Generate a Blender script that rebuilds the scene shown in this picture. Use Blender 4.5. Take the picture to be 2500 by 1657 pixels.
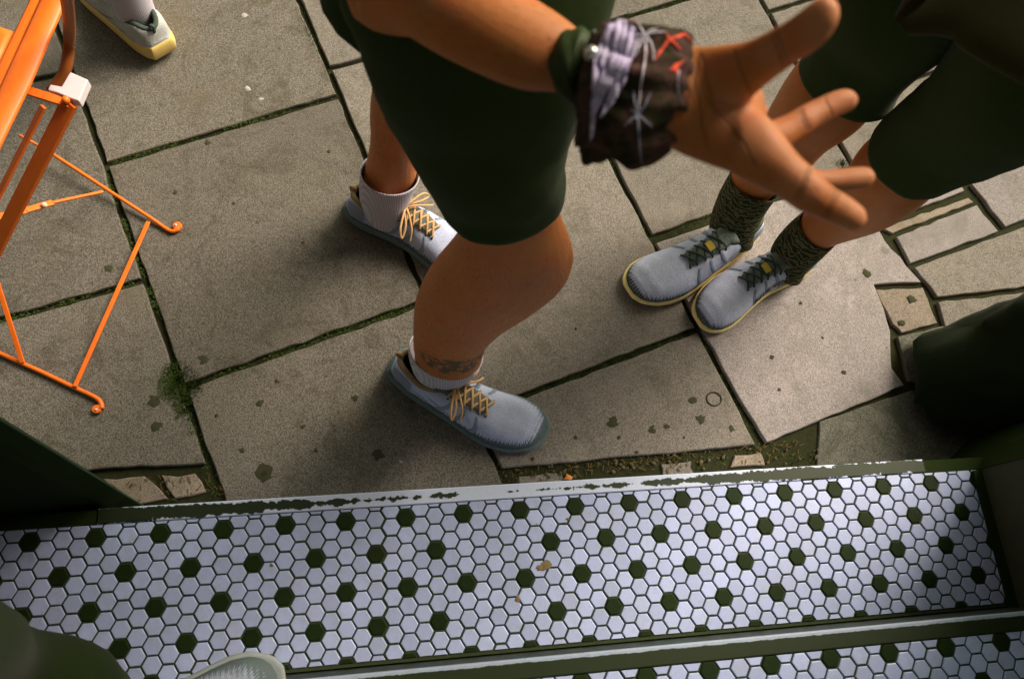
import bpy, bmesh, math, random
from mathutils import Vector, Matrix, noise
from mathutils.bvhtree import BVHTree
from mathutils.geometry import delaunay_2d_cdt
random.seed(7)
V = Vector
sc = bpy.context.scene
for o in list(bpy.data.objects): bpy.data.objects.remove(o)

# ------------------------------------------------------------------ camera
ROT = Matrix(((0.9882018686, -0.0787066744, 0.1313861721),
              (-0.0313335080, -0.9436028867, -0.3295933910),
              (0.1499175710, 0.3215880152, -0.9349362921)))
CAM = V((17.01694863, -5.43127488, 47.8702569)) * .028
F = 1900. / (2500 / 2366)
cd = bpy.data.cameras.new('camera'); cam = bpy.data.objects.new('camera', cd)
sc.collection.objects.link(cam); sc.camera = cam
cd.sensor_width = 36; cd.lens = 1900 / 2500 * 36; cd.clip_start = .02; cd.clip_end = 500
Rb = (Matrix(((1, 0, 0), (0, -1, 0), (0, 0, -1))) @ ROT).transposed()
cam.matrix_world = Matrix.Translation(CAM) @ Rb.to_4x4()
cd.dof.use_dof = True; cd.dof.focus_distance = 1.45; cd.dof.aperture_fstop = 5.6

# ------------------------------------------------------------------ light
EL, AZ = 41., 33.5
w = bpy.data.worlds.new('World'); sc.world = w; w.use_nodes = True
nt = w.node_tree; nt.nodes.clear()
sky = nt.nodes.new('ShaderNodeTexSky'); sky.sky_type = 'NISHITA'; sky.sun_disc = False
sky.sun_elevation = math.radians(EL); sky.sun_rotation = math.radians(90 - AZ)
sky.dust_density = 4; sky.air_density = 1.0; sky.ozone_density = 1
hs = nt.nodes.new('ShaderNodeHueSaturation'); hs.inputs['Saturation'].default_value = .30
tint = nt.nodes.new('ShaderNodeMix'); tint.data_type = 'RGBA'; tint.blend_type = 'MULTIPLY'; tint.inputs[0].default_value = 1; tint.inputs[7].default_value = (.98, 1.0, .72, 1)
bg = nt.nodes.new('ShaderNodeBackground'); bg.inputs['Strength'].default_value = .110
ow = nt.nodes.new('ShaderNodeOutputWorld')
nt.links.new(sky.outputs[0], hs.inputs['Color']); nt.links.new(hs.outputs[0], tint.inputs[6]); nt.links.new(tint.outputs[2], bg.inputs[0]); nt.links.new(bg.outputs[0], ow.inputs[0])
sl = bpy.data.lights.new('sun', 'SUN'); sl.energy = 3.5; sl.angle = math.radians(30); sl.color = (1, .86, .69)
so = bpy.data.objects.new('sun', sl); sc.collection.objects.link(so)
sd = V((math.cos(math.radians(AZ)) * math.cos(math.radians(EL)), math.sin(math.radians(AZ)) * math.cos(math.radians(EL)), math.sin(math.radians(EL))))
so.rotation_euler = sd.to_track_quat('Z', 'Y').to_euler(); so.location = sd * 10
sc.view_settings.view_transform = 'Standard'; sc.view_settings.look = 'None'
sc.view_settings.exposure = 0.75; sc.view_settings.gamma = 1

# ------------------------------------------------------------------ helpers
G = -.12          # pavement level; first step is 0, second step is .14
def ray(u, v): return ROT.transposed() @ V(((u - 1183.) / F, (v - 784.04) / F, 1))
def P(u, v, z=G):
    d = ray(u, v); return CAM + d * ((z - CAM.z) / d.z)
def Q(u, v, dep): return CAM + ray(u, v) * dep
def link(name, me, m=None, parent=None):
    o = bpy.data.objects.new(name, me); sc.collection.objects.link(o)
    if m and me is not None:
        for mm in (m if isinstance(m, (list, tuple)) else [m]): me.materials.append(mm)
    if parent: o.parent = parent
    return o
def mesh(name, bm, m=None, parent=None, smooth=False):
    me = bpy.data.meshes.new(name); bmesh.ops.recalc_face_normals(bm, faces=bm.faces[:]); bm.to_mesh(me); bm.free()
    if smooth: me.polygons.foreach_set('use_smooth', [True] * len(me.polygons))
    return link(name, me, m, parent)
def tag(o, label=None, cat=None, group=None, kind=None):
    if label: o['label'] = label
    if cat: o['category'] = cat
    if group: o['group'] = group
    if kind: o['kind'] = kind
    return o
def empty(name, loc=(0, 0, 0)):
    o = bpy.data.objects.new(name, None); sc.collection.objects.link(o); o.location = loc; o.empty_display_size = .05
    return o
def keep(o, root):                       # parent while the mesh stays in world coordinates
    o.parent = root; o.matrix_parent_inverse = Matrix.Translation(-V(root.location)); return o
def grid_faces(bm, rows, closed=True):
    for a, b in zip(rows, rows[1:]):
        n = len(a)
        for i in range(n if closed else n - 1):
            try: bm.faces.new((a[i], a[(i + 1) % n], b[(i + 1) % n], b[i]))
            except ValueError: pass
def cat(p0, p1, p2, p3, t):
    return .5 * ((2 * p1) + (p2 - p0) * t + (2 * p0 - 5 * p1 + 4 * p2 - p3) * t * t + (3 * p1 - p0 - 3 * p2 + p3) * t ** 3)
def resample(seq, k):
    out = []
    for i in range(len(seq) - 1):
        a = seq[max(i - 1, 0)]; b = seq[i]; c = seq[i + 1]; d = seq[min(i + 2, len(seq) - 1)]
        for j in range(k): out.append(cat(a, b, c, d, j / k))
    out.append(seq[-1]); return out
def loft(bm, rings, n=24, k=4, cap=(1, 1), rnd=(0, 0), disp=None, sq=1.0, hem=None):
    """rings: (L, R, ratio) world points on both sides of a limb; elliptical sections"""
    cs = [(V(r[0]) + V(r[1])) / 2 for r in rings]; hs_ = [(V(r[1]) - V(r[0])) / 2 for r in rings]
    q = [V((r[2] if len(r) > 2 else 1, 0, 0)) for r in rings]
    cs = resample(cs, k); hs_ = resample(hs_, k); q = [x.x for x in resample(q, k)]
    m = len(cs); rows = []
    tan = [(cs[min(i + 1, m - 1)] - cs[max(i - 1, 0)]).normalized() for i in range(m)]
    sec = []
    for i in range(m): sec.append((cs[i], hs_[i], tan[i].cross(hs_[i]).normalized() * hs_[i].length * q[i]))
    if hem:
        B, ln = hem
        for i in range(ln):
            c, a, b = sec[i]; bb = B if b.dot(B) > 0 else -B; f = i / ln; sec[i] = (c, a, bb * (1 - f) + b * f)
    def ends(c, a, b, t, sgn):
        r = min(a.length, b.length); out = []
        for th in (25, 45, 62, 76): 
            x = math.radians(th); out.append((c + t * sgn * r * math.sin(x), a * math.cos(x), b * math.cos(x)))
        return out
    if rnd[0]: sec = ends(*sec[0], tan[0], -1)[::-1] + sec
    if rnd[1]: sec = sec + ends(*sec[-1], tan[-1], 1)
    for i, (c, a, b) in enumerate(sec):
        row = []
        for j in range(n):
            th = 2 * math.pi * j / n; cx, sx = math.cos(th), math.sin(th)
            if sq != 1: cx = math.copysign(abs(cx) ** sq, cx); sx = math.copysign(abs(sx) ** sq, sx)
            p = c + a * cx + b * sx
            if disp: p = disp(p, c, i / len(sec), th)
            row.append(bm.verts.new(p))
        rows.append(row)
    grid_faces(bm, rows)
    if cap[0]: bm.faces.new(rows[0][::-1])
    if cap[1]: bm.faces.new(rows[-1])
    return rows
def tube(bm, pts, r, n=8, k=5, flat=1.0, up=None):
    pts = [V(p) for p in pts]
    if k > 1: pts = resample(pts, k)
    rs = r if isinstance(r, (list, tuple)) else [r] * len(pts)
    if len(rs) != len(pts): rs = [rs[min(int(i * len(rs) / len(pts)), len(rs) - 1)] for i in range(len(pts))]
    u = V(up) if up is not None else None; rows = []
    for i, p in enumerate(pts):
        t = (pts[min(i + 1, len(pts) - 1)] - pts[max(i - 1, 0)]).normalized()
        uu = (u if u is not None else V((0.13, .07, 1)))
        a = t.cross(uu)
        if a.length < 1e-4: a = t.cross(V((1, .2, 0)))
        a.normalize(); b = a.cross(t)
        rows.append([bm.verts.new(p + (a * math.cos(2 * math.pi * j / n) + b * math.sin(2 * math.pi * j / n) * flat) * rs[i]) for j in range(n)])
    grid_faces(bm, rows); bm.faces.new(rows[0][::-1]); bm.faces.new(rows[-1])
def bar(bm, a, b, wd, th, up=(0, 0, 1)):
    a, b = V(a), V(b); t = (b - a).normalized(); s = t.cross(V(up)).normalized() * wd / 2; n = s.cross(t).normalized() * th / 2
    v = [bm.verts.new(p) for p in (a + s + n, a - s + n, a - s - n, a + s - n, b + s + n, b - s + n, b - s - n, b + s - n)]
    for f in ((3, 2, 1, 0), (4, 5, 6, 7), (0, 1, 5, 4), (1, 2, 6, 5), (2, 3, 7, 6), (3, 0, 4, 7)): bm.faces.new([v[i] for i in f])
def box(bm, x0, x1, y0, y1, z0, z1):
    v = [bm.verts.new((x, y, z)) for z in (z0, z1) for x, y in ((x0, y0), (x1, y0), (x1, y1), (x0, y1))]
    for f in ((3, 2, 1, 0), (4, 5, 6, 7), (0, 1, 5, 4), (1, 2, 6, 5), (2, 3, 7, 6), (3, 0, 4, 7)): bm.faces.new([v[i] for i in f])
def prism(bm, poly, z0, z1, lean=(0, 0)):
    h = z1 - z0
    lo = [bm.verts.new((p[0], p[1], z0)) for p in poly]; hi = [bm.verts.new((p[0] + lean[0] * h, p[1] + lean[1] * h, z1)) for p in poly]
    grid_faces(bm, [lo, hi]); bm.faces.new(hi); bm.faces.new(lo[::-1])
def remesh(bm, voxel, sm=4, name='body'):
    me = bpy.data.meshes.new(name); bm.to_mesh(me); bm.free()
    o = bpy.data.objects.new('temp', me); sc.collection.objects.link(o)
    r = o.modifiers.new('r', 'REMESH'); r.mode = 'VOXEL'; r.voxel_size = voxel
    s = o.modifiers.new('s', 'SMOOTH'); s.iterations = sm; s.factor = .5
    dg = bpy.context.evaluated_depsgraph_get(); dg.update()
    out = bpy.data.meshes.new_from_object(o.evaluated_get(dg)); out.name = name
    out.polygons.foreach_set('use_smooth', [True] * len(out.polygons))
    bpy.data.objects.remove(o); return out

# ------------------------------------------------------------------ materials
class M:
    def __init__(s, name, rough=.7, spec=.3):
        s.m = bpy.data.materials.new(name); s.m.use_nodes = True; s.t = s.m.node_tree; s.b = s.t.nodes['Principled BSDF']
        s.b.inputs['Roughness'].default_value = rough; s.b.inputs['Specular IOR Level'].default_value = spec
        s.tc = s.t.nodes.new('ShaderNodeTexCoord'); s.co = s.tc.outputs['Object']
    def n(s, typ, **kw):
        x = s.t.nodes.new(typ)
        for k, v in kw.items():
            if k in x.inputs: s.set(x.inputs[k], v)
            else: setattr(x, k, v)
        return x
    def set(s, i, v):
        if isinstance(v, bpy.types.NodeSocket): s.t.links.new(v, i)
        else: i.default_value = v
    def noise(s, scale, detail=4, rough=.6, vec=None, dist=0):
        x = s.n('ShaderNodeTexNoise'); s.set(x.inputs['Scale'], scale); s.set(x.inputs['Detail'], detail); s.set(x.inputs['Roughness'], rough); s.set(x.inputs['Distortion'], dist)
        s.t.links.new(vec or s.co, x.inputs['Vector']); return x.outputs['Fac']
    def vor(s, scale, feature='F1', vec=None):
        x = s.n('ShaderNodeTexVoronoi'); x.feature = feature; s.set(x.inputs['Scale'], scale); s.t.links.new(vec or s.co, x.inputs['Vector']); return x
    def math(s, op, a, b=0., c=0., clamp=False):
        x = s.n('ShaderNodeMath'); x.operation = op; x.use_clamp = clamp; s.set(x.inputs[0], a); s.set(x.inputs[1], b); s.set(x.inputs[2], c); return x.outputs[0]
    def rng(s, v, a, b, c=0., d=1.):
        x = s.n('ShaderNodeMapRange'); s.set(x.inputs['Value'], v); s.set(x.inputs['From Min'], a); s.set(x.inputs['From Max'], b); s.set(x.inputs['To Min'], c); s.set(x.inputs['To Max'], d); return x.outputs[0]
    def mix(s, f, a, b, mode='MIX'):
        x = s.n('ShaderNodeMix'); x.data_type = 'RGBA'; x.blend_type = mode
        for i, v in ((0, f), (6, a), (7, b)):
            if isinstance(v, tuple) and len(v) == 3: v = v + (1,)
            s.set(x.inputs[i], v)
        return x.outputs[2]
    def xyz(s, vec=None):
        x = s.n('ShaderNodeSeparateXYZ'); s.t.links.new(vec or s.co, x.inputs[0]); return x.outputs
    def bump(s, h, st=.3, d=.002):
        x = s.n('ShaderNodeBump'); s.set(x.inputs['Height'], h); x.inputs['Strength'].default_value = st; x.inputs['Distance'].default_value = d
        s.t.links.new(x.outputs[0], s.b.inputs['Normal']); return s
    def col(s, c):
        if isinstance(c, tuple): c = c[:3] + (1,)
        s.set(s.b.inputs['Base Color'], c); return s
def plain(name, c, rough=.7, spec=.3, var=.12, scale=40, bump=.0, metal=0):
    m = M(name, rough, spec); f = m.noise(scale, 5)
    m.col(m.mix(f, tuple(x * (1 - var) for x in c), tuple(min(1, x * (1 + var)) for x in c)))
    if bump: m.bump(m.noise(scale * 6, 3), bump)
    m.b.inputs['Metallic'].default_value = metal
    return m.m
DK = (.021, .036, .0065)                       # the dark green that black things show
def V_off(m, vec):
    x = m.n('ShaderNodeVectorMath'); x.operation = 'ADD'; m.t.links.new(vec, x.inputs[0]); x.inputs[1].default_value = (7.3, 2.1, 0); return x.outputs[0]
def concrete(name, c, dark=.5, spots=1.0):
    m = M(name, .9, .15)
    oi = m.n('ShaderNodeObjectInfo')
    geo = m.n('ShaderNodeNewGeometry').outputs['Position']
    big = m.noise(4.5, 8, .72, geo); mid = m.noise(22, 5, .7, geo); fine = m.noise(480, 3, .7, geo); sp = m.noise(760, 2, .8, geo)
    base = m.mix(m.rng(big, .3, .7), tuple(x * .66 for x in c), tuple(x * 1.22 for x in c))
    base = m.mix(m.rng(mid, .35, .7), m.mix(.85, base, (c[0] * .55, c[1] * .62, c[2] * .5)) if False else base, m.mix(.35, base, (c[0] * .52, c[1] * .58, c[2] * .45)))
    base = m.mix(m.rng(fine, .38, .62), m.mix(.58, base, (.040, .046, .020)), m.mix(.34, base, (.46, .41, .44)))
    base = m.mix(m.rng(sp, .66, .74), base, (.55, .50, .48))
    base = m.mix(m.rng(sp, .34, .27), base, (.05, .05, .035))
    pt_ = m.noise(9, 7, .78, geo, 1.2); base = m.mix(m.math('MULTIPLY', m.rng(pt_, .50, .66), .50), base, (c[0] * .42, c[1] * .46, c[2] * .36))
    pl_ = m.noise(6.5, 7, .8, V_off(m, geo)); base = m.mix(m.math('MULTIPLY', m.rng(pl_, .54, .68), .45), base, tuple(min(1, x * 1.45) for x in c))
    v = m.vor(5.5, vec=geo); vv = m.math('ADD', v.outputs['Distance'], m.math('MULTIPLY', m.noise(60, 3, .6, geo), .08))
    blot = m.math('MULTIPLY', m.rng(vv, .115, .075), m.rng(m.xyz(v.outputs['Color'])[0], .45, .5))
    base = m.mix(m.math('MULTIPLY', blot, .55 * spots, clamp=True), base, (.06, .06, .035))
    v2 = m.vor(19, vec=geo); b2 = m.math('MULTIPLY', m.rng(m.math('ADD', v2.outputs['Distance'], m.math('MULTIPLY', m.noise(140, 2, .6, geo), .1)), .17, .1), m.rng(m.xyz(v2.outputs['Color'])[1], .72, .75))
    base = m.mix(m.math('MULTIPLY', b2, .6 * spots, clamp=True), base, (.055, .05, .03))
    r = m.rng(oi.outputs['Random'], 0, 1, .88, 1.1)
    x = m.n('ShaderNodeVectorMath'); x.operation = 'SCALE'; m.t.links.new(base, x.inputs[0]); m.t.links.new(r, x.inputs['Scale'])
    m.col(x.outputs[0])
    m.bump(m.math('ADD', fine, m.math('MULTIPLY', mid, 1.5)), .5, .0016)
    return m.m
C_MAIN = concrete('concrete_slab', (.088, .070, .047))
C_LEFT = concrete('shaded_slab', (.072, .058, .038))  # darker concrete stands in for the shade over the left paving
C_LIT = concrete('sunlit_pale_stone', (.31, .265, .285), spots=.7)  # sunlight on the right-hand slabs is put into this paler stone
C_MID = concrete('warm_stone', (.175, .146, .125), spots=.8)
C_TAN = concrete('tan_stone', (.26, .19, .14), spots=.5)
C_DARK = concrete('dark_stone_and_shade', (.075, .08, .05))
SOIL = plain('joint_soil', (.028, .030, .013), .95, .1, .7, 160, .8)
MOSS = plain('moss', (.050, .085, .016), .9, .1, .55, 160)
DRY = plain('dry_debris', (.12, .080, .030), .9, .1, .5, 200)
def tile_mat(name, c, var):
    blk = c[0] < .1; m = M(name, .32, .12 if blk else .45); g = m.n('ShaderNodeNewGeometry'); rnd = g.outputs['Random Per Island']; oi = m.n('ShaderNodeObjectInfo').outputs['Random']
    rr = m.math('FRACT', m.math('ADD', rnd, oi)); pos = g.outputs['Position']
    base = m.mix(rr, tuple(x * (1 - var) for x in c), c)
    dirt = m.rng(m.noise(26, 6, .78, pos), .44, .74)
    base = m.mix(m.math('MULTIPLY', dirt, .5), base, (c[0] * .55, c[1] * .52, c[2] * .40))
    base = m.mix(m.math('MULTIPLY', m.rng(m.noise(420, 3, .7, pos), .45, .7), .16), base, (c[0] * .5, c[1] * .5, c[2] * .5))
    base = m.mix(m.math('MULTIPLY', m.rng(m.noise(95, 4, .7, pos), .685, .72), .8), base, (.10, .08, .04))
    m.col(base); m.bump(m.noise(200, 3, .6, pos), .12, .001); m.set(m.b.inputs['Roughness'], m.rng(dirt, 0, 1, .55 if blk else .28, .65)); return m.m
T_W = tile_mat('white_tile', (.50, .57, .93), .22)
T_B = tile_mat('black_tile', (.012, .026, .005), .2)
GROUT = plain('grout', (.045, .060, .030), .95, .1, .4, 200, .4)
GREENWOOD = plain('dark_green_paint', (.015, .027, .005), .8, .08, .2, 12, .1)
FRAME_R = plain('grey_green_paint', (.050, .050, .030), .7, .2, .25, 30, .2)
FLOORM = plain('shop_floor', (.05, .06, .03), .8, .2)

def nosing_mat(name, x0, x1, ymid, half, centre, base_white):
    m = M(name, .5, .4); geo = m.n('ShaderNodeNewGeometry').outputs['Position']; x, y, z = m.xyz(geo)
    d = m.math('ABSOLUTE', m.math('SUBTRACT', y, ymid))
    wob = m.math('MULTIPLY', m.math('SUBTRACT', m.noise(85, 6, .7, geo), .5), half * 1.5)
    d = m.math('ADD', d, wob)
    wob2 = m.math('MULTIPLY', m.math('SUBTRACT', m.noise(22, 3, .6, geo), .5), half * 2.2)
    cx = m.math('ABSOLUTE', m.math('SUBTRACT', x, centre))
    wdt = m.rng(cx, .03, .62, -.05 * half, .98 * half); wdt = m.math('ADD', wdt, wob2)
    mask = m.rng(m.math('SUBTRACT', wdt, d), -.0006, .0006)      # 1 = paint left
    bright = m.mix(m.noise(120, 4, .6, geo), (base_white * .70, base_white * .78, base_white * 1.08), (base_white * .82, base_white * .92, base_white * 1.28))
    m.col(m.mix(mask, bright, (.010, .019, .004))); m.bump(mask, .5, .0012); m.set(m.b.inputs['Roughness'], m.rng(mask, 0, 1, .45, .6)); return m.m
NOSE1 = nosing_mat('worn_nosing', 0, 1.45, .0325, .0125, .66, .74)
SKIN_C = (.43, .205, .10)
def skin_mat(name, c):
    m = M(name, .55, .3); geo = m.n('ShaderNodeNewGeometry').outputs['Position']
    base = m.mix(m.rng(m.noise(9, 4, .6, geo), .35, .65), tuple(x * .86 for x in c), tuple(x * 1.08 for x in c))
    base = m.mix(m.math('MULTIPLY', m.rng(m.noise(420, 3, .75, geo), .5, .68), .22), base, (c[0] * .55, c[1] * .45, c[2] * .4))
    base = m.mix(m.math('MULTIPLY', m.rng(m.noise(45, 5, .65, geo), .46, .70), .5), base, (c[0] * 1.12, c[1] * .62, c[2] * .7))
    m.col(base); m.bump(m.math('ADD', m.noise(700, 3, .7, geo), m.noise(120, 3, .6, geo)), .22, .0009)
    m.b.inputs['Subsurface Weight'].default_value = .12; m.b.inputs['Subsurface Radius'].default_value = (.012, .005, .003); m.b.inputs['Subsurface Scale'].default_value = .6
    return m
def fabric(name, c, rough=.95, sc_=900, var=.25):
    m = M(name, rough, .08); geo = m.n('ShaderNodeNewGeometry').outputs['Position']
    m.col(m.mix(m.rng(m.noise(sc_, 2, .6, geo), .35, .65), tuple(x * (1 - var) for x in c), tuple(x * (1 + var) for x in c)))
    m.bump(m.math('ADD', m.noise(sc_, 2, .6, geo), m.math('MULTIPLY', m.noise(40, 3, .5, geo), 2)), .25, .0012)
    m.b.inputs['Sheen Weight'].default_value = .05
    return m.m
SHORTS = fabric('dark_green_cotton', (.023, .038, .0085))
ORANGE = M('orange_paint', .42, .4); _g = ORANGE.n('ShaderNodeNewGeometry').outputs['Position']
ORANGE.col(ORANGE.mix(ORANGE.rng(ORANGE.noise(30, 5, .7, _g), .3, .7), (.78, .135, .010), (.88, .18, .015))); ORANGE.bump(ORANGE.noise(500, 2, .6, _g), .08, .0006); ORANGE = ORANGE.m
CAPM = plain('white_plastic_cap', (.62, .55, .62), .5, .4)

# ------------------------------------------------------------------ ground and pavement
bm = bmesh.new(); bmesh.ops.create_grid(bm, x_segments=1, y_segments=1, size=60)
o = mesh('ground', bm, SOIL); o.location = (0, 0, G - .010); tag(o, kind='structure')
bm = bmesh.new(); box(bm, -30, 30, 4.6, 40, G - .012, G - .004); o = mesh('road', bm, plain('asphalt', (.05, .05, .048), .9, .2, .3, 60, .5)); tag(o, kind='structure')
pav = empty('pavement', (0, 0, G)); tag(pav, kind='structure')

class Ln:
    def __init__(s, a, b, off=0.):
        A, B = P(*a), P(*b); s.p = V((A.x, A.y)); s.d = (V((B.x, B.y)) - s.p).normalized(); s.p = s.p + V((-s.d.y, s.d.x)) * off
    def sh(s, off):
        n = object.__new__(Ln); n.p = s.p + V((-s.d.y, s.d.x)) * off; n.d = s.d; return n
    def x(s, o):
        den = s.d.x * o.d.y - s.d.y * o.d.x; w_ = o.p - s.p
        return s.p + s.d * ((w_.x * o.d.y - w_.y * o.d.x) / den)
def slab(poly, m, z=G, rough=.0034, name='paving_slab', thick=.028, seed=0, parent=None):
    # outline subdivided and chipped, chamfered top edge
    pts = []; n = len(poly)
    for i in range(n):
        a, b = V(poly[i][:2]), V(poly[(i + 1) % n][:2]); k = max(2, int((b - a).length / .022))
        t = (b - a).normalized(); nn = V((-t.y, t.x))
        for j in range(k):
            q = a + (b - a) * j / k
            e = noise.noise(V((q.x * 28, q.y * 28, seed))) * rough + noise.noise(V((q.x * 90, q.y * 90, seed + 5))) * rough * .6
            if j: q = q + nn * e
            pts.append(q)
    area = sum(pts[i].x * pts[(i + 1) % len(pts)].y - pts[(i + 1) % len(pts)].x * pts[i].y for i in range(len(pts)))
    if area < 0: pts.reverse()
    def inset(d):
        out = []; m_ = len(pts)
        for i in range(m_):
            t = (pts[(i + 1) % m_] - pts[i - 1]).normalized(); out.append(pts[i] + V((-t.y, t.x)) * d)
        return out
    c = sum((p for p in pts), V((0, 0))) / len(pts)
    bm = bmesh.new()
    lv = [(pts, z - thick), (pts, z - .003), (inset(.0009), z - .0010), (inset(.0024), z)]
    rows = [[bm.verts.new((p.x - c.x, p.y - c.y, zz - z + random.uniform(-.0003, .0003) * (k_ == 2))) for p in L] for k_, (L, zz) in enumerate(lv)]
    grid_faces(bm, rows); bm.faces.new(rows[-1])
    o = mesh(name, bm, m); o.location = (c.x, c.y, z); o.rotation_euler = (random.uniform(-.002, .002), random.uniform(-.002, .002), 0)
    keep(o, parent or pav); return o
gap = .0060
LA = Ln((195, 250), (490, 1090)); LB = Ln((690, 0), (985, 690)); LC = Ln((1410, 365), (1755, 1030)); LD = Ln((1759, 0), (2060, 550))
X1 = Ln((245, 380), (770, 225)); X2 = Ln((0, 740), (320, 650)); X3 = Ln((470, 878), (960, 705)); X4 = Ln((1205, 915), (1600, 765)); X5 = Ln((1500, 550), (1645, 500)); X6 = Ln((1410, 50), (1600, -5))
NL = Ln((500, 1145), (2100, 1065)); NL.p = V((0, .054)); NL.d = V((1, 0))
B0 = Ln((200, 1092), (460, 1077)); B2 = Ln((1160, 1088), (1750, 1033))
# long joints run outwards (d points to -y): left normal (+) is to the right in the picture
def quad(l, r, t, b, m, g1=gap, **k):
    l2, r2 = l.sh(g1), r.sh(-g1); t2, b2 = t.sh(-g1), b.sh(g1)
    slab([l2.x(t2), r2.x(t2), r2.x(b2), l2.x(b2)], m, seed=random.random() * 50, **k)
A0 = LA.sh(-.56); A00 = LA.sh(-1.1)
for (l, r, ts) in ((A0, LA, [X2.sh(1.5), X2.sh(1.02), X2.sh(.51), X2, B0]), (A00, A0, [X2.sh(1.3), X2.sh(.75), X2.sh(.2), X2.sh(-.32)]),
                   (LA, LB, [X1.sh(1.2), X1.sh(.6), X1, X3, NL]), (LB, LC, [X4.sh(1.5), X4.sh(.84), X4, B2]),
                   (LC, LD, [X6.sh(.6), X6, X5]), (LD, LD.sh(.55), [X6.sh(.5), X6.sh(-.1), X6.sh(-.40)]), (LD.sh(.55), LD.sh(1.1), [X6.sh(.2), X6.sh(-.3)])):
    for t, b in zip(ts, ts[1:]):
        mm = C_MAIN if l is LA or l is LB else C_LEFT  # slab tones step from painted shade at left to painted sunlight at right
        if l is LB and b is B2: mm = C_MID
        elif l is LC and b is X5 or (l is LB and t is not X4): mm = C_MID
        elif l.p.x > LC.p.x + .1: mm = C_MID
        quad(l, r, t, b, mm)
px = lambda L: [P(u, v).xy for u, v in L]
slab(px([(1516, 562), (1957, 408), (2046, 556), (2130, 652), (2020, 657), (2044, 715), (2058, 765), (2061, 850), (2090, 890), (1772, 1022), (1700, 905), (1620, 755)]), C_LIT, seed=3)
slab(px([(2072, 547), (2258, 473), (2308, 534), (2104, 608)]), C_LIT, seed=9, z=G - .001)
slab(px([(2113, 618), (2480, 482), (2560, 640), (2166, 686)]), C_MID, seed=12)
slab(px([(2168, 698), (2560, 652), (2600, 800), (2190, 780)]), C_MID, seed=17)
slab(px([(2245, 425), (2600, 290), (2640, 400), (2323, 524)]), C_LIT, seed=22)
slab(px([(2040, 526), (2240, 455), (2252, 466), (2064, 538)]), C_TAN, seed=24, z=G - .003)
slab(px([(2012, 478), (2206, 405), (2230, 440), (2030, 515)]), C_LIT, seed=28, z=G - .001)
quad(LD, LD.sh(.55), X6.sh(-.40), Ln((2000, 468), (2200, 395)), C_MID)
slab(px([(2024, 668), (2134, 663), (2146, 690), (2168, 745), (2085, 768), (2064, 748)]), C_TAN, seed=31, z=G - .002, rough=.004)
slab(px([(2074, 778), (2180, 752), (2260, 890), (2100, 880)]), C_DARK, seed=33, rough=.004)  # shade beside the sunlit slab, put in as a dark slab
slab(px([(1896, 972), (2110, 900), (2330, 920), (2330, 1060), (1890, 1074)]), C_DARK, seed=34, z=G - .004)
slab(px([(1700, 1050), (1760, 1044), (1770, 1074), (1690, 1078)]), C_TAN, seed=41, z=G - .004, rough=.006)
slab(px([(235, 1104), (330, 1098), (385, 1150), (300, 1168)]), C_TAN, seed=42, z=G - .005, rough=.006)
slab(px([(372, 1096), (448, 1092), (474, 1135), (402, 1150)]), C_TAN, seed=43, z=G - .004, rough=.006)
slab(px([(1200, 1098), (1300, 1090), (1306, 1118), (1205, 1124)]), C_MID, seed=44, z=G - .008, rough=.006)
slab(px([(1530, 1070), (1600, 1063), (1606, 1092), (1534, 1098)]), C_MID, seed=45, z=G - .006, rough=.006)

def tuft(bm, c, r, h, n, up=.5):
    for _ in range(n):
        a = random.random() * 6.283; rr = r * (1.5 * random.random() ** 1.3) * (1 + .5 * noise.noise(V((math.cos(a) * 2, math.sin(a) * 2, c[0] * 50)))) ; b = V((c[0] + math.cos(a) * rr, c[1] + math.sin(a) * rr, c[2]))
        d = V((math.cos(a) * .6 + random.uniform(-.6, .6), math.sin(a) * .6 + random.uniform(-.6, .6), up + random.random())).normalized() * h * random.uniform(.4, 1)
        s = V((-d.y, d.x, 0)).normalized() * h * .14 if d.xy.length > 1e-5 else V((h * .1, 0, 0))
        v = [bm.verts.new(b - s), bm.verts.new(b + s), bm.verts.new(b + d)]; bm.faces.new(v)
bm = bmesh.new()
def moss_line(a, b, dens, wd=.007, h=.0075, z=-.0045):
    A, B = P(*a), P(*b); n = int((B - A).length / .004)
    for i in range(n):
        f = noise.noise(V(((A.x + (B.x - A.x) * i / n) * 14, (A.y + (B.y - A.y) * i / n) * 14, 3))) * .5 + .5
        if random.random() < dens * (f * 1.6 - .1):
            q = A.lerp(B, (i + random.random()) / n); tuft(bm, (q.x, q.y, q.z + z * (1.2 - f)), wd, h * (.6 + f * .6), 10)
for a, b, dn in (((250, 378), (770, 225), 1.0), ((680, 0), (770, 215), .9), ((775, 232), (840, 370), .35), ((0, 742), (320, 650), .9), ((475, 878), (700, 800), .6), ((620, 830), (960, 705), 1.1), ((175, 245), (240, 380), .5), ((245, 390), (335, 640), .8),
                 ((345, 660), (430, 850), .8), ((430, 930), (500, 1140), .6), ((1210, 915), (1420, 835), .8), ((1420, 835), (1600, 768), 1.1), ((1410, 50), (1640, -15), 1.0), ((1410, 365), (1500, 550), .2), ((1505, 553), (1645, 500), .35), ((1759, 0), (1799, 58), .7), ((1930, 340), (1960, 400), .7), ((1612, 765), (1755, 1030), .45)):
    moss_line(a, b, dn)
for (u, v, r, n, h) in ((408, 882, .026, 1500, .0085), (434, 902, .020, 900, .008), (395, 905, .018, 600, .007), (425, 864, .017, 600, .007), (392, 860, .012, 250, .007), (455, 885, .014, 300, .007), (420, 930, .014, 400, .007), (1946, 380, .009, 160, .009), (425, 950, .012, 200, .01)):
    q = P(u, v, G - .002); tuft(bm, q, r, h, n, .9)
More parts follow.
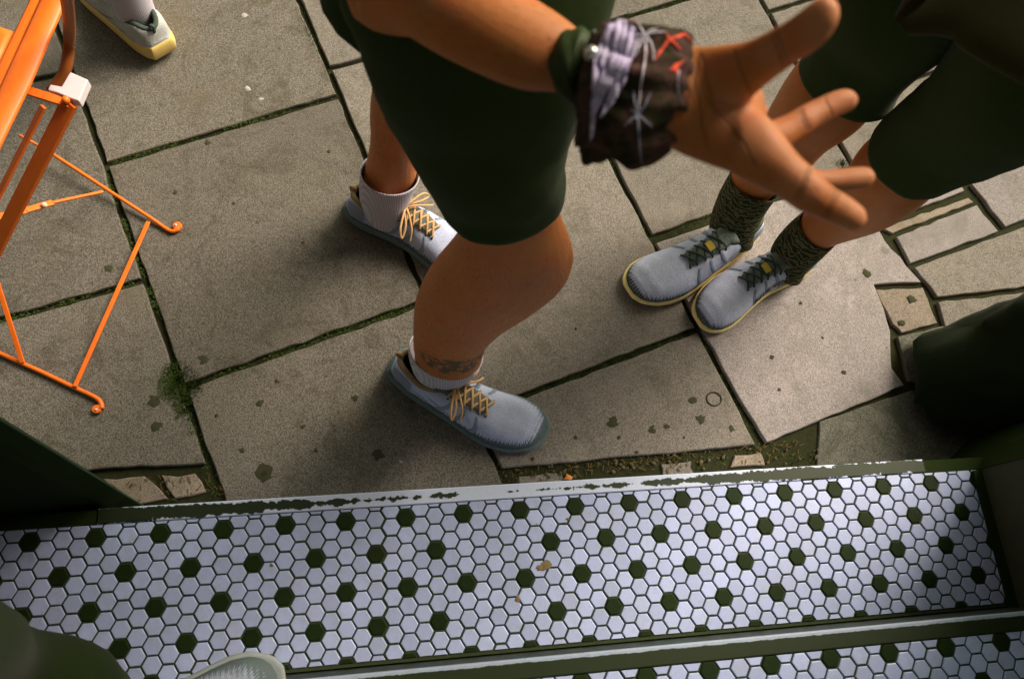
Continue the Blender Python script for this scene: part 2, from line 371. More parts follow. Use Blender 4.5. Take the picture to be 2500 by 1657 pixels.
tag(mesh('moss', bm, MOSS), 'green moss growing in the pavement joints', 'moss', kind='stuff')
bm = bmesh.new()
for i in range(430):
    x = random.uniform(.60, 1.28) if i % 3 else random.uniform(.0, .3); y = random.uniform(.066, .105) + (x - .66) * .02 if i % 3 else random.uniform(.07, .11)
    a = random.random() * 3.14; l = random.uniform(.003, .012); q = V((x, y, G - .010 + random.random() * .008))
    bar(bm, q, q + V((math.cos(a) * l, math.sin(a) * l, random.uniform(-.002, .004))), .0012, .0008)
tag(mesh('straw', bm, DRY), 'dry straw and crumbs lying in the gap in front of the step', 'debris', kind='stuff')
bm = bmesh.new()
for i in range(75):
    x = random.uniform(.58, 1.32); tuft(bm, (x, random.uniform(.068, .105), G - .012), .006, .010, 9)
tag(mesh('weeds', bm, MOSS), 'small green weeds along the foot of the step', 'weeds', kind='stuff')

bm = bmesh.new()
for i in range(260):
    if i < 70: x = random.uniform(.58, 1.32); y = random.uniform(.068, .108); z = G - .006; r_ = random.uniform(.0015, .0045)
    else:
        q = P(random.uniform(0, 2366), random.uniform(0, 1130)); x, y = q.x, q.y; z = G + .0006; r_ = random.uniform(.0006, .0016)
    mt = Matrix.Translation((x, y, z)) @ Matrix.Rotation(random.random() * 6, 4, 'Z') @ Matrix.Diagonal((r_ * random.uniform(.7, 1.5), r_, r_ * .6, 1))
    bmesh.ops.create_icosphere(bm, subdivisions=1, radius=1, matrix=mt)
tag(mesh('grit', bm, plain('pale_grit', (.11, .09, .055), .9, .1, .6, 90)), 'small pale grit scattered on the paving and along the step', 'grit', kind='stuff')
def blob(name, u, v, r, m, h=.0012, z=G, n=14, label=None, cat_=None, el=1.0, ang=0, parent=None, group=None):
    bm = bmesh.new(); q = P(u, v, z); ring = []; ring2 = []
    for j in range(n):
        a = 2 * math.pi * j / n; rr = r * (1 + .75 * noise.noise(V((u + math.cos(a) * 1.3, v + math.sin(a) * 1.3, 0))))
        x, y = math.cos(a) * rr, math.sin(a) * rr * el; x, y = x * math.cos(ang) - y * math.sin(ang), x * math.sin(ang) + y * math.cos(ang)
        ring.append(bm.verts.new((x, y, .0003))); ring2.append(bm.verts.new((x * .7, y * .7, h)))
    grid_faces(bm, [ring, ring2]); bm.faces.new(ring2)
    o = mesh(name, bm, m, smooth=True); o.location = q
    if parent: keep(o, parent)
    elif label: tag(o, label, cat_, group)
    return o
GUM = plain('old_gum', (.045, .045, .026), .9, .1, .3, 200); DROP = plain('bird_dropping_white', (.36, .33, .36), .8, .2, .3, 150)
for u, v, r in ((1415, 975, .011), (1507, 992, .008), (1620, 968, .0085), (2002, 632, .009), (405, 445, .005), (610, 1090, .014), (250, 620, .009), (355, 925, .011), (600, 930, .007), (480, 330, .006), (1783, 825, .005), (470, 830, .010),
                (2108, 690, .010), (2085, 745, .008), (820, 920, .006), (875, 1050, .010), (612, 1098, .010), (1230, 1060, .004), (1330, 1010, .004), (1470, 1045, .004), (1580, 1010, .003), (1690, 990, .006), (700, 985, .004), (560, 1040, .005), (640, 880, .004), (500, 960, .003), (730, 1040, .004), (1430, 1010, .004), (1800, 900, .004), (1900, 780, .003), (1850, 700, .004), (1950, 860, .005), (540, 470, .003), (700, 560, .003), (1330, 760, .003), (1540, 985, .005), (1600, 925, .008), (360, 985, .009), (760, 350, .004)):
    blob('gum_spot', u, v, r, GUM, .0008, G + .0002, parent=pav)
blob('bird_dropping', 572, 205, .0065, DROP, .002, label='small white bird dropping in the middle of a slab, upper of the close pair', cat_='dropping')
blob('bird_dropping', 602, 230, .0075, DROP, .002, label='streaky white bird dropping just below another one on the same slab', cat_='dropping', el=.5, ang=.2)
blob('bird_dropping', 566, 36, .006, DROP, .001, label='faint pale bird dropping near the top edge beside the yellow soled shoe', cat_='dropping')
blob('fallen_leaf', 1312, 1102, .0085, plain('orange_leaf', (.55, .20, .05), .7), .002, G - .004, 7, label='small orange leaf lying against the worn white step edge', cat_='leaf', el=.7)
blob('stone_chip', 926, 1066, .0035, DROP, .003, label='tiny white chip on the dark slab left of the near shoe toe', cat_='chip', n=6)
bm = bmesh.new(); q = P(1650, 921, G + .0009); tube(bm, [q + V((math.cos(a) * .0155, math.sin(a) * .014, 0)) for a in [i * 6.283 / 20 for i in range(21)]], .0013, 6, 2)
tag(mesh('rubber_ring', bm, GUM), 'thin dark ring lying on the slab beside the long joint', 'ring')

# ------------------------------------------------------------------ tiled steps
D = .028; W_ = .8660254 * D
def clip(poly, axis, val, keep_less):
    out = []
    for i in range(len(poly)):
        a, b = poly[i], poly[(i + 1) % len(poly)]; fa = (a[axis] - val) * (1 if keep_less else -1); fb = (b[axis] - val) * (1 if keep_less else -1)
        if fa <= 0: out.append(a)
        if fa * fb < 0:
            t = fa / (fa - fb); out.append((a[0] + (b[0] - a[0]) * t, a[1] + (b[1] - a[1]) * t))
    return out
def prof(bm, poly, z, mi=0, c=(0, 0)):
    cx = sum(p[0] for p in poly) / len(poly); cy = sum(p[1] for p in poly) / len(poly)
    rows = [[bm.verts.new((cx - c[0] + (p[0] - cx) * s, cy - c[1] + (p[1] - cy) * s, zz)) for p in poly] for s, zz in ((1, z - .004), (1, z - .0011), (.955, z - .0003), (.90, z))]
    k0 = len(bm.faces); grid_faces(bm, rows); bm.faces.new(rows[-1])
    if mi:
        bm.faces.ensure_lookup_table()
        for f in bm.faces[k0:]: f.material_index = mi
def tiled(root, z, y0, y1, x0, x1, off, miss, cam_pt):
    lst = []
    rad = (D - .0029) / math.sqrt(3)
    for i in range(int(x0 / W_) - 2, int(x1 / W_) + 3):
        for j2 in range(-8, 60):
            if (i + j2) % 2: continue
            y = off - j2 * D / 2; x = i * W_ + (.0013 if i > 18 else 0)
            if y > y1 + D or y < y0 - D: continue
            jx = random.uniform(-.0004, .0004); jy = random.uniform(-.0004, .0004); ra = random.uniform(-.02, .02)
            poly = [(x + jx + rad * math.cos(a + ra), y + jy + rad * math.sin(a + ra)) for a in [k * math.pi / 3 for k in range(6)]]
            for ax, val, less in ((0, x1, 1), (0, x0, 0), (1, y1, 1), (1, y0, 0)):
                poly = clip(poly, ax, val, less)
                if len(poly) < 3: break
            if len(poly) < 3: continue
            ar = abs(sum(poly[k][0] * poly[(k + 1) % len(poly)][1] - poly[(k + 1) % len(poly)][0] * poly[k][1] for k in range(len(poly)))) / 2
            if ar < 3e-5: continue
            black = i % 2 == 0 and j2 % 4 == 0 and ((i - (0 if j2 % 8 == 0 else 2)) % 4 == 0) and (i, j2) not in miss
            vis = (V((x, y, z)) - V(cam_pt)).length
            lst.append((vis, poly, black, x, y))
    lst.sort(key=lambda t: t[0])
    for vis, poly, black, x, y in lst[:300]:
        bm = bmesh.new(); prof(bm, poly, 0, 0, (x, y)); o = mesh('tile', bm, T_B if black else T_W); o.location = (x, y, z + random.uniform(-.0002, .0002)); o.rotation_euler = (random.uniform(-.006, .006), random.uniform(-.006, .006), 0); keep(o, root)
    if lst[300:]:
        bm = bmesh.new()
        for vis, poly, black, x, y in lst[300:]: prof(bm, poly, z, 1 if black else 0)
        o = mesh('tile', bm, [T_W, T_B]); keep(o, root); o['kind'] = 'stuff'
st1 = empty('tiled_step', (.7, -.1, 0)); tag(st1, 'lower doorstep paved with white hexagonal tiles and black dots', 'step')
bm = bmesh.new(); box(bm, -.6, 2.1, -.224, .0205, G - .02, -.0024); keep(mesh('mortar_bed', bm, GROUT), st1)
bm = bmesh.new(); box(bm, .0, 1.452, .0205, .0455, G - .02, .0012); o = mesh('nosing', bm, NOSE1); keep(o, st1)
bv = o.modifiers.new('b', 'BEVEL'); bv.width = .002; bv.segments = 2
bm = bmesh.new(); box(bm, -.6, -.0005, .0205, .043, G - .02, -.001); keep(mesh('end_block', bm, GREENWOOD), st1)
bm = bmesh.new(); box(bm, 1.4525, 2.1, .0205, .043, G - .02, -.001); keep(mesh('end_block', bm, GREENWOOD), st1)
tiled(st1, 0., -.218, .0195, -.150, 1.556, 0., {(26, 4), (26, 12)}, (.75, -.1, .2))
st2 = empty('tiled_step', (.9, -.4, .14)); tag(st2, 'upper doorstep with hexagonal tiles at the bottom right edge of the view', 'step')
bm = bmesh.new(); box(bm, -.6, 2.1, -.9, -.254, -.02, .14 - .0024); keep(mesh('mortar_bed', bm, GROUT), st2)
def nose2():
    m = M('worn_nosing_edge', .55, .35); geo = m.n('ShaderNodeNewGeometry').outputs['Position']; x, y, z = m.xyz(geo)
    e = m.math('ADD', m.math('SUBTRACT', y, -.2262), m.math('MULTIPLY', m.math('SUBTRACT', m.noise(60, 6, .75, geo), .5), .006))
    mask = m.math('MULTIPLY', m.rng(e, -.0062, -.0052), m.rng(m.noise(25, 6, .8, geo), .30, .36))
    mask = m.math('MULTIPLY', mask, m.rng(z, .128, .131))
    m.col(m.mix(mask, (.013, .023, .005), m.mix(m.noise(150, 3, .7, geo), (.28, .33, .44), (.42, .49, .66)))); return m.m
bm = bmesh.new(); box(bm, -.6, 2.1, -.2538, -.2262, -.02, .141); o = mesh('nosing', bm, nose2()); keep(o, st2)
bv = o.modifiers.new('b', 'BEVEL'); bv.width = .002; bv.segments = 2
tiled(st2, .14, -.48, -.255, .55, 1.60, -.0425 - .168, set(), (1.2, -.25, .3))

STAIN = plain('brown_stain', (.20, .15, .08), .8, .1, .5, 300)
for u, v, r_, e in ((1262, 1306, .0105, .7), (1247, 1311, .006, .8), (1196, 1382, .004, 1.6), (1312, 1198, .003, .6), (627, 1305, .003, 1)):
    blob('dirt_stain', u, v, r_, STAIN, .0009, .0003, 18, parent=st1, el=e)
# ------------------------------------------------------------------ shop front
lj = empty('door_jamb', (-.1, 0, G)); tag(lj, 'dark green painted door jamb left of the tiled step', 'door jamb')
bm = bmesh.new(); prism(bm, [(.030, .062), (.012, .052), (-.004, .047), (-.155, .034), (-.155, -.9), (-.42, -.9), (-.42, .12), (-.02, .10)], G - .02, 2.5, (0, .055)); keep(mesh('post', bm, GREENWOOD), lj)
EDGE = plain('rubbed_paint_edge', (.05, .10, .07), .5, .3)
for (x, y) in ((.031, .0635), (-.003, .0485)):
    bm = bmesh.new(); tube(bm, [(x, y + .001, G), (x, y + .001 + .055 * .9, G + .9)], .0011, 5, 1); keep(mesh('edge_bead', bm, EDGE), lj)
rj = empty('door_jamb', (1.7, 0, G)); tag(rj, 'grey green painted door jamb right of the tiled step', 'door jamb')
bm = bmesh.new(); prism(bm, [(1.562, .02), (1.562, -.9), (2.1, -.9), (2.1, .02)], G - .02, 2.4); keep(mesh('post', bm, FRAME_R), rj)
bm = bmesh.new(); box(bm, 1.545, 1.5618, -.9, .018, 0, .006); keep(mesh('skirting', bm, GREENWOOD), rj)
bm = bmesh.new(); prism(bm, [(1.56, .0205), (2.1, .0205), (2.1, .10), (1.66, .10), (1.60, .06)], G - .02, 2.4); keep(mesh('moulding', bm, GREENWOOD), rj)
for a, b in ((-3.4, -.421), (2.101, 5.)):
    o = None; bm = bmesh.new(); box(bm, a, b, -.9, .04, G - .02, 5.2); tag(mesh('shop_wall', bm, GREENWOOD), 'dark painted shop front wall ' + ('left of the door' if a < 0 else 'right of the door'), 'wall')
bm = bmesh.new(); box(bm, -.421, 2.101, -4, -.9005, -.05, .139); tag(mesh('floor', bm, FLOORM), kind='structure')

bm = bmesh.new(); box(bm, -.42, 2.1, -.9, .04, 2.42, 5.2); tag(mesh('fascia', bm, GREENWOOD), 'dark painted fascia above the shop door, out of the picture', 'fascia')
bm = bmesh.new(); box(bm, -.42, 2.1, -4, -.9005, 2.42, 2.5); tag(mesh('ceiling', bm, FLOORM), kind='structure')
aw = empty('awning', (.9, .5, 2.5)); tag(aw, 'unseen dark awning added over the shop door to block the overhead sky', 'awning')  # added out of view to block overhead sky; depth set for the sun
bm = bmesh.new(); prism(bm, [(-2.4, .041), (3.6, .041), (3.6, .75), (-2.4, .75)], 2.55, 2.56); 
for v in bm.verts: v.co.z += .35 * (.75 - v.co.y)
keep(mesh('canvas', bm, SHORTS), aw)
# bag at the right jamb
def lump(p, c, s, th):
    d = (p - c); e = noise.noise(p * 9) * .10 + noise.noise(p * 26) * .06; return c + d * (1 + e)
bm = bmesh.new()
loft(bm, [((1.56, .22, G), (2.20, .22, G), .36), ((1.555, .22, G + .04), (2.24, .22, G + .04), .37), ((1.60, .23, G + .14), (2.26, .23, G + .14), .40), ((1.66, .25, G + .26), (2.26, .25, G + .26), .45), ((1.75, .27, G + .38), (2.22, .27, G + .38), .5), ((1.84, .28, G + .46), (2.12, .28, G + .46), .5)], 44, 5, rnd=(0, 1), disp=lump, sq=.62)
bag = mesh('cloth_bag', bm, fabric('black_green_cloth', (.007, .013, .003)), smooth=True); tag(bag, 'dark bulky cloth bag slumped on the pavement by the right door jamb', 'bag')

# ------------------------------------------------------------------ shoes
def shoe_prof(L):
    def w(t):    # half width
        t = min(max(t, 0), 1)
        base = [(.0, .020), (.05, .031), (.15, .037), (.30, .037), (.45, .038), (.60, .045), (.72, .050), (.82, .0495), (.90, .044), (.95, .035), (.98, .025), (1., .010)]
        for (a, x), (b, y) in zip(base, base[1:]):
            if t <= b: s = (t - a) / (b - a); s = s * s * (3 - 2 * s) if 0 else s; return x + (y - x) * s
        return .008
    def bend(t): return .010 * math.sin(math.pi * t) ** 2 - .012 * max(0, t - .7) * 2
    def H(t):
        base = [(0, .052), (.04, .078), (.10, .084), (.22, .070), (.34, .078), (.42, .088), (.52, .080), (.64, .064), (.76, .058), (.88, .053), (.95, .044), (1, .024)]
        for (a, x), (b, y) in zip(base, base[1:]):
            if t <= b: s = (t - a) / (b - a); s = s * s * (3 - 2 * s); return x + (y - x) * s
        return .02
    def so_(t): return .030 - .008 * min(1, max(0, (t - .3) / .5))     # top of the sole
    def op(t):
        s = (t - .20) / .165
        return .027 * math.sqrt(max(0, 1 - s * s)) if abs(s) < 1 else 0
    return w, bend, H, so_, op
PANEL = plain('grey_blue_panel', (.20, .24, .33), .6, .3, .25, 300)
YTAB = plain('yellow_tab', (.50, .36, .06), .8)
def make_shoe(person, heel, toe, z0, side, mats, text=None, L=None, lace=True, bow=True, tilt=0):
    """side +1: outer side of the foot on +y; local x heel->toe"""
    heel, toe = V(heel[:2]), V(toe[:2]); d = toe - heel; L = L or d.length; ang = math.atan2(d.y, d.x)
    s_ = L / .30
    root = empty('shoe', (heel.x, heel.y, z0)); root.rotation_euler = (0, -tilt, ang)
    w, bend, H, so0, op = shoe_prof(L); tk = mats.get('thick', 1.0); fl = mats.get('flare', 1.0)
    def so_(t): return so0(t) * tk
    def pt(t, sgn, u, off=0):
        th = u * math.pi / 2; W1 = w(t) * s_; o_ = op(t); z1 = so_(t) - .004; h = H(t)
        y = o_ + (W1 - o_) * (math.cos(th) ** .75 if th < 1.5707 else 0); z = z1 + (h - z1) * math.sin(th) ** .80
        nrm = V((0, sgn * math.cos(th), math.sin(th)))
        if t > .9: nrm = (nrm + V((1.2 * (t - .9) * 10, 0, 0))).normalized()
        return V((t * L, -side * bend(t) + sgn * y, z)) + nrm * off
    # sole
    bm = bmesh.new(); N = 44; out = []
    ts = [.5 - .5 * math.cos(math.pi * i / N) for i in range(N + 1)]
    for i in ts: out.append((i, 1))
    for i in ts[::-1][1:-1]: out.append((i, -1))
    rows = []
    for lv, (f, e) in enumerate(((0, -.001), (.12, .004 * fl), (.45, .0075 * fl), (.80, .0055 * fl), (1.0, .0015), (1.0, -.006))):
        row = []
        for t, sg in out:
            hh = so_(t); rock = .014 * max(0, (t - .78) / .22) ** 2 + .008 * max(0, (.12 - t) / .12) ** 2
            heelb = .004 * max(0, (.25 - t) / .25)
            z = rock + (hh + heelb - rock) * f if lv < 5 else hh - .004
            W1 = w(t) * s_ + e; xx = t * L + (e + .004 if t > .93 else 0) * ((t - .93) / .07 if t > .93 else 0) - (e + .003) * (max(0, .07 - t) / .07)
            row.append(bm.verts.new((xx, -side * bend(t) + sg * W1, z)))
        rows.append(row)
    grid_faces(bm, rows); bm.faces.new(rows[0][::-1]); bm.faces.new(rows[-1])
    so2 = mesh('sole', bm, mats['sole'], root, True); ss = so2.modifiers.new('s', 'SUBSURF'); ss.levels = ss.render_levels = 1
    # upper
    bm = bmesh.new(); T = [.5 - .5 * math.cos(math.pi * i / 46) for i in range(47)]; U = [i / 12 for i in range(13)]
    grids = {}
    for sg in (1, -1):
        rows = [[bm.verts.new(pt(t, sg, u)) for u in U] for t in T]; grids[sg] = rows; grid_faces(bm, rows, False)
    for k in (0, -1):
        a = grids[1][k]; b = grids[-1][k]
        for i in range(12):
            try: bm.faces.new((a[i], a[i + 1], b[i + 1], b[i]))
            except ValueError: pass
    bmesh.ops.remove_doubles(bm, verts=bm.verts[:], dist=.0004)
    up = mesh('upper', bm, mats['upper'], root, True); sd_ = up.modifiers.new('t', 'SOLIDIFY'); sd_.thickness = .0035; sd_.offset = -1
    # collar rim and lining
    ring = []
    for i in range(33):
        a = 2 * math.pi * i / 32; t = .20 + .166 * math.cos(a); t = min(max(t, .036), .364); sg = 1 if math.sin(a) >= 0 else -1
        ring.append(pt(t, sg, 1) + V((0, 0, .001)))
    bm = bmesh.new(); tube(bm, ring, .0056, 8, 1); mesh('collar_rim', bm, mats['rim'], root, True)
    bm = bmesh.new(); c = V((.20 * L, 0, .04)); rws = [[bm.verts.new(p) for p in ring[:-1]], [bm.verts.new(c + (p - c) * .80 - V((0, 0, .012))) for p in ring[:-1]], [bm.verts.new(V((c.x + (p.x - c.x) * .7, (p.y) * .7, .032))) for p in ring[:-1]]]
    grid_faces(bm, rws); bm.faces.new(rws[-1]); mesh('lining', bm, mats['lining'], root, True)
    # tongue
    def top(t, y, off): 
        sg = 1 if y >= 0 else -1; W1 = w(t) * s_; f = min(1, abs(y) / W1); u = math.acos(min(1, f ** (1 / .75))) / (math.pi / 2) if f > 0 else 1
        return pt(t, sg, min(1, u), off)
    bm = bmesh.new(); rows = []
    for i in range(13):
        t = .345 + (.63 - .345) * i / 12; hw = .0205 - .006 * i / 12; lift = .006 * max(0, 1 - i / 3)
        rows.append([bm.verts.new(top(t, y * hw, .0022 - .0012 * abs(y) ** 2) + V((-.012 * max(0, 1 - i / 2.), 0, lift + .010 * max(0, 1 - i / 2.)))) for y in (-1, -.6, -.2, .2, .6, 1)])
    grid_faces(bm, rows, False); tg = mesh('tongue', bm, mats['tongue'], root, True); q = tg.modifiers.new('t', 'SOLIDIFY'); q.thickness = .003; q.offset = 1
    for sg in (1, -1):
        for (ta_, tb_, wd_) in ((.44, .36, .022), (.52, .47, .020), (.60, .60, .018)):
            bm = bmesh.new(); rws = []
            for i in range(8):
                f = i / 7; u = .72 - .62 * f; tc = ta_ + (tb_ - ta_) * f + .02 * math.sin(f * 3.1); hw = wd_ * (.55 + .5 * f)
                rws.append([bm.verts.new(pt(tc + k * hw, sg, u, .0013 if abs(k) < 1 else .0002)) for k in (-1, -.7, 0, .7, 1)])
            grid_faces(bm, rws, False); mesh('side_panel', bm, mats.get('panel', PANEL), root, True)
        bm = bmesh.new(); rws = [[bm.verts.new(pt(t, sg, u, .0014)) for u in (.10, .3, .5, .68)] for t in (.02, .05, .09, .13, .17)]; grid_faces(bm, rws, False); mesh('heel_counter', bm, mats.get('panel', PANEL), root, True)
    bm = bmesh.new(); hp_ = pt(.03, 1, 1); tube(bm, [hp_ + V((.002, 0, -.012)), hp_ + V((-.006, 0, .004)), hp_ + V((-.004, 0, .016)), hp_ + V((.006, 0, .010))], .004, 8, 4, .5); mesh('heel_tab', bm, mats['rim'], root, True)
    if lace:
        bm = bmesh.new(); rows = [.40, .45, .50, .55, .60, .645]
        for a, b in zip(rows, rows[1:]):
            for s in (1, -1):
                hw = .021 - .006 * (a - .4) / .22
                tube(bm, [top(a, s * hw, .001), top(a, s * hw * .8, .0045), top((a + b) / 2, 0, .0068 + .0012 * s), top(b, -s * hw * .8, .0045), top(b, -s * hw, .001)], .0025, 6, 4, .6)
        if bow:
            k0 = top(.41, 0, .008)
            for s in (1, -1):
                tube(bm, [k0, k0 + V((.004, s * .014, .006)), k0 + V((.014, s * .046, .0)), k0 + V((.022, s * .054, -.016)), k0 + V((.018, s * .032, -.004)), k0 + V((.002, s * .008, .002)), k0], .0024, 6, 5, .7)
                tube(bm, [k0, k0 + V((.012, s * .010, .004)), k0 + V((.030, s * .030, -.008)), k0 + V((.036, s * .048, -.030))], .0022, 6, 5, .7)
            bmesh.ops.create_uvsphere(bm, u_segments=10, v_segments=6, radius=.0052, matrix=Matrix.Translation(k0))
        mesh('laces', bm, mats['lace'], root, True)
        bm = bmesh.new()
        for t in rows:
            for s in (1, -1):
                hw = .023 - .006 * (t - .4) / .22; bmesh.ops.create_uvsphere(bm, u_segments=8, v_segments=5, radius=.0024, matrix=Matrix.Translation(top(t, s * hw, .0003)))
        mesh('eyelets', bm, mats['lining'], root, True)['kind'] = 'stuff'
    if not bow:
        bm = bmesh.new(); rr = [[bm.verts.new(top(t, y, .0095)) for y in (-.009, 0, .009)] for t in (.47, .49, .51)]; grid_faces(bm, rr, False); q = mesh('tongue_tab', bm, YTAB, root); q2 = q.modifiers.new('t', 'SOLIDIFY'); q2.thickness = .002
    if text:
        cu = bpy.data.curves.new('lettering', 'FONT'); cu.body = text[0]; cu.size = 1; cu.resolution_u = 2; cu.offset = .025
        to = bpy.data.objects.new('temp', cu); sc.collection.objects.link(to); dg = bpy.context.evaluated_depsgraph_get()
        me = bpy.data.meshes.new_from_object(to.evaluated_get(dg)); bpy.data.objects.remove(to)
        xs = [v.co.x for v in me.vertices]; ys = [v.co.y for v in me.vertices]; x0, x1, y0, y1 = min(xs), max(xs), min(ys), max(ys)
        b2 = bmesh.new(); b2.from_mesh(me); bmesh.ops.subdivide_edges(b2, edges=[e for e in b2.edges if e.calc_length() > .12], cuts=2)
        ta, tb, ua, ub, sg, rev = text[1:]
        for v in b2.verts:
            fx = (v.co.x - x0) / (x1 - x0); fy = (v.co.y - y0) / (y1 - y0)
            v.co = pt(ta + (tb - ta) * fx, sg, ua + (ub - ua) * fy, .0026)
        me.clear_geometry(); b2.to_mesh(me); b2.free(); me.materials.clear(); lo = link('lettering', me, mats['ink'], root)
    bpy.context.view_layer.update()
    if person is not None: 
        root.parent = person; root.matrix_parent_inverse = Matrix.Translation(-V(person.location))
    return root
def upper_mat(name, c, dark, toe=.022, spec=.25, edge=True, L=.30):
    m = M(name, .8, spec); x, y, z = m.xyz()
    base = m.mix(m.rng(m.noise(38, 5, .65), .3, .7), tuple(k * .84 for k in c), tuple(k * 1.05 for k in c))
    vr = m.vor(520).outputs['Distance']
    base = m.mix(m.math('MULTIPLY', m.rng(vr, .3, .6), .26), base, tuple(k * .35 for k in c))
    base = m.mix(m.math('MULTIPLY', m.rng(m.noise(90, 5, .75), .58, .76), .35), base, (c[0] * .45, c[1] * .40, c[2] * .28))
    if edge:
        ang = m.math('ARCTAN2', y, m.math('SUBTRACT', x, L * .80)); st = m.math('SINE', m.math('MULTIPLY', ang, 84)); st = m.math('ADD', m.math('MULTIPLY', st, .0030), m.math('MULTIPLY', m.noise(170, 4, .7), .012))
        st2 = m.math('MULTIPLY', m.math('SINE', m.math('MULTIPLY', x, 900)), .0022)
        lim = m.rng(x, L * .35, L * .80, .028, toe + .014); k = m.rng(m.math('SUBTRACT', m.math('ADD', m.math('ADD', lim, st), st2), z), -.002, .007)
        base = m.mix(m.math('MULTIPLY', k, .92), base, dark)
        # darker welded panel on the midfoot and heel
        sx = m.math('SINE', m.math('ADD', m.math('MULTIPLY', x, 120), m.math('MULTIPLY', z, 260)))
        pan = m.math('MULTIPLY', m.rng(sx, .70, .86), m.math('MULTIPLY', m.rng(x, L * .16, L * .24), m.rng(x, L * .52, L * .44)))
        pan = m.math('MULTIPLY', pan, m.rng(z, .066, .058)); base = m.mix(m.math('MULTIPLY', pan, .6), base, dark)
    m.col(base); m.bump(m.math('ADD', vr, m.math('MULTIPLY', m.noise(45, 4, .6), 2.5)), .5, .0012); return m.m
LAV = (.50, .54, .78)
lace_t = plain('tan_lace', (.56, .34, .17), .85, .1, .3, 600, .3); lace_d = plain('dark_lace', (.04, .055, .05), .85, .1, .3, 600, .3)
shoes1 = dict(sole=upper_mat('blue_grey_sole', (.12, .16, .17), (.02, .035, .02), .0, edge=False), upper=upper_mat('lavender_knit', LAV, (.045, .075, .075)), rim=plain('tan_rim', (.26, .17, .09), .8), lining=plain('dark_lining', (.035, .05, .03), .9), tongue=plain('grey_tongue', (.11, .12, .11), .9, var=.5, scale=150), lace=lace_t, ink=plain('black_ink', (.01, .02, .012)))
cream = plain('cream_sole', (.74, .58, .24), .6, .3, .12, 60)
shoes2 = dict(shoes1, flare=.62, sole=cream, upper=upper_mat('silver_knit', (.56, .60, .82), (.022, .035, .022), .016), rim=plain('dark_rim', (.05, .06, .04), .8), lace=lace_d, tongue=plain('mottled_tongue', (.12, .15, .13), .9, var=.9, scale=220))
shoes3 = dict(shoes1, sole=plain('yellow_sole', (.66, .47, .16), .6, .3, .1, 60), upper=upper_mat('grey_knit', (.48, .48, .50), (.03, .04, .03), .02), thick=1.55, rim=plain('blue_rim', (.05, .07, .06), .8))
shoes4 = dict(shoes1, sole=plain('pale_sole', (.28, .31, .33), .6), upper=upper_mat('pale_grey_knit', (.36, .40, .56), (.08, .11, .11), .030))

def sock_mat(name, kind):
    m = M(name, .95, .05); x, y, z = m.xyz(m.n('ShaderNodeNewGeometry').outputs['Position'])
    geo = m.n('ShaderNodeNewGeometry').outputs['Position']
    if kind == 'white':
        an = m.noise(500, 2, .5, geo); rib = m.math('SINE', m.math('MULTIPLY', m.math('ADD', x, m.math('MULTIPLY', y, .8)), 1500))
        m.col(m.mix(m.rng(rib, -1, 1), (.42, .38, .46), (.56, .52, .62))); m.bump(m.math('ADD', rib, an), .5, .001)
    else:
        wv = m.n('ShaderNodeTexWave'); wv.inputs['Scale'].default_value = 34; wv.inputs['Distortion'].default_value = 9; wv.inputs['Detail'].default_value = 3; wv.inputs['Detail Scale'].default_value = 2.5; wv.bands_direction = 'Z'; m.t.links.new(geo, wv.inputs['Vector'])
        m.col(m.mix(m.rng(wv.outputs['Fac'], .50, .66), (.022, .034, .012), (.115, .095, .065))); m.bump(wv.outputs['Fac'], .4, .001)
    return m.m
SOCK_W = sock_mat('white_rib_sock', 'white'); SOCK_D = sock_mat('dark_patterned_sock', 'dark')

# ------------------------------------------------------------------ people
def R_(Lp, Rp, z, ratio=.95): return (P(Lp[0], Lp[1], z), P(Rp[0], Rp[1], z), ratio)
def RS(Lp, Rp, z, ratio, k):
    a, b = P(Lp[0], Lp[1], z), P(Rp[0], Rp[1], z); c = (a + b) / 2; return (c + (a - c) * k, c + (b - c) * k, ratio)
def RQ(Lp, Rp, d, ratio=.9, d2=None): return (Q(Lp[0], Lp[1], d), Q(Rp[0], Rp[1], d2 or d), ratio)
def torso(bm, c, yaw, z0, z1, sh=.19, hip=.165):
    r = V((math.sin(yaw), -math.cos(yaw), 0)); c = V((c[0], c[1], 0))
    st = [(z0, hip, .70), (z0 + (z1 - z0) * .3, hip * .88, .66), (z0 + (z1 - z0) * .6, hip * 1.02, .62), (z0 + (z1 - z0) * .85, sh, .55), (z1, sh * .78, .5), (z1 + .04, .065, .9)]
    loft(bm, [(c - r * w_ + V((0, 0, z)), c + r * w_ + V((0, 0, z)), q) for z, w_, q in st], 28, 3)
def head(bm, c, yaw, z):
    r = V((math.sin(yaw), -math.cos(yaw), 0)); f = V((math.cos(yaw), math.sin(yaw), 0)); c = V((c[0], c[1], 0)) + f * .02
    loft(bm, [(c - r * w_ + V((0, 0, z + h)), c + r * w_ + V((0, 0, z + h)), q) for h, w_, q in ((-.05, .052, 1), (.03, .056, 1.1), (.06, .06, 1.35), (.12, .072, 1.3), (.18, .076, 1.25), (.24, .066, 1.2), (.27, .04, 1.1))], 20, 3, rnd=(0, 1))
    loft(bm, [(c + f * .085 - r * .012 + V((0, 0, z + .15)), c + f * .085 + r * .012 + V((0, 0, z + .15)), .8), (c + f * .105 - r * .017 + V((0, 0, z + .115)), c + f * .105 + r * .017 + V((0, 0, z + .115)), .8)], 8, 2)
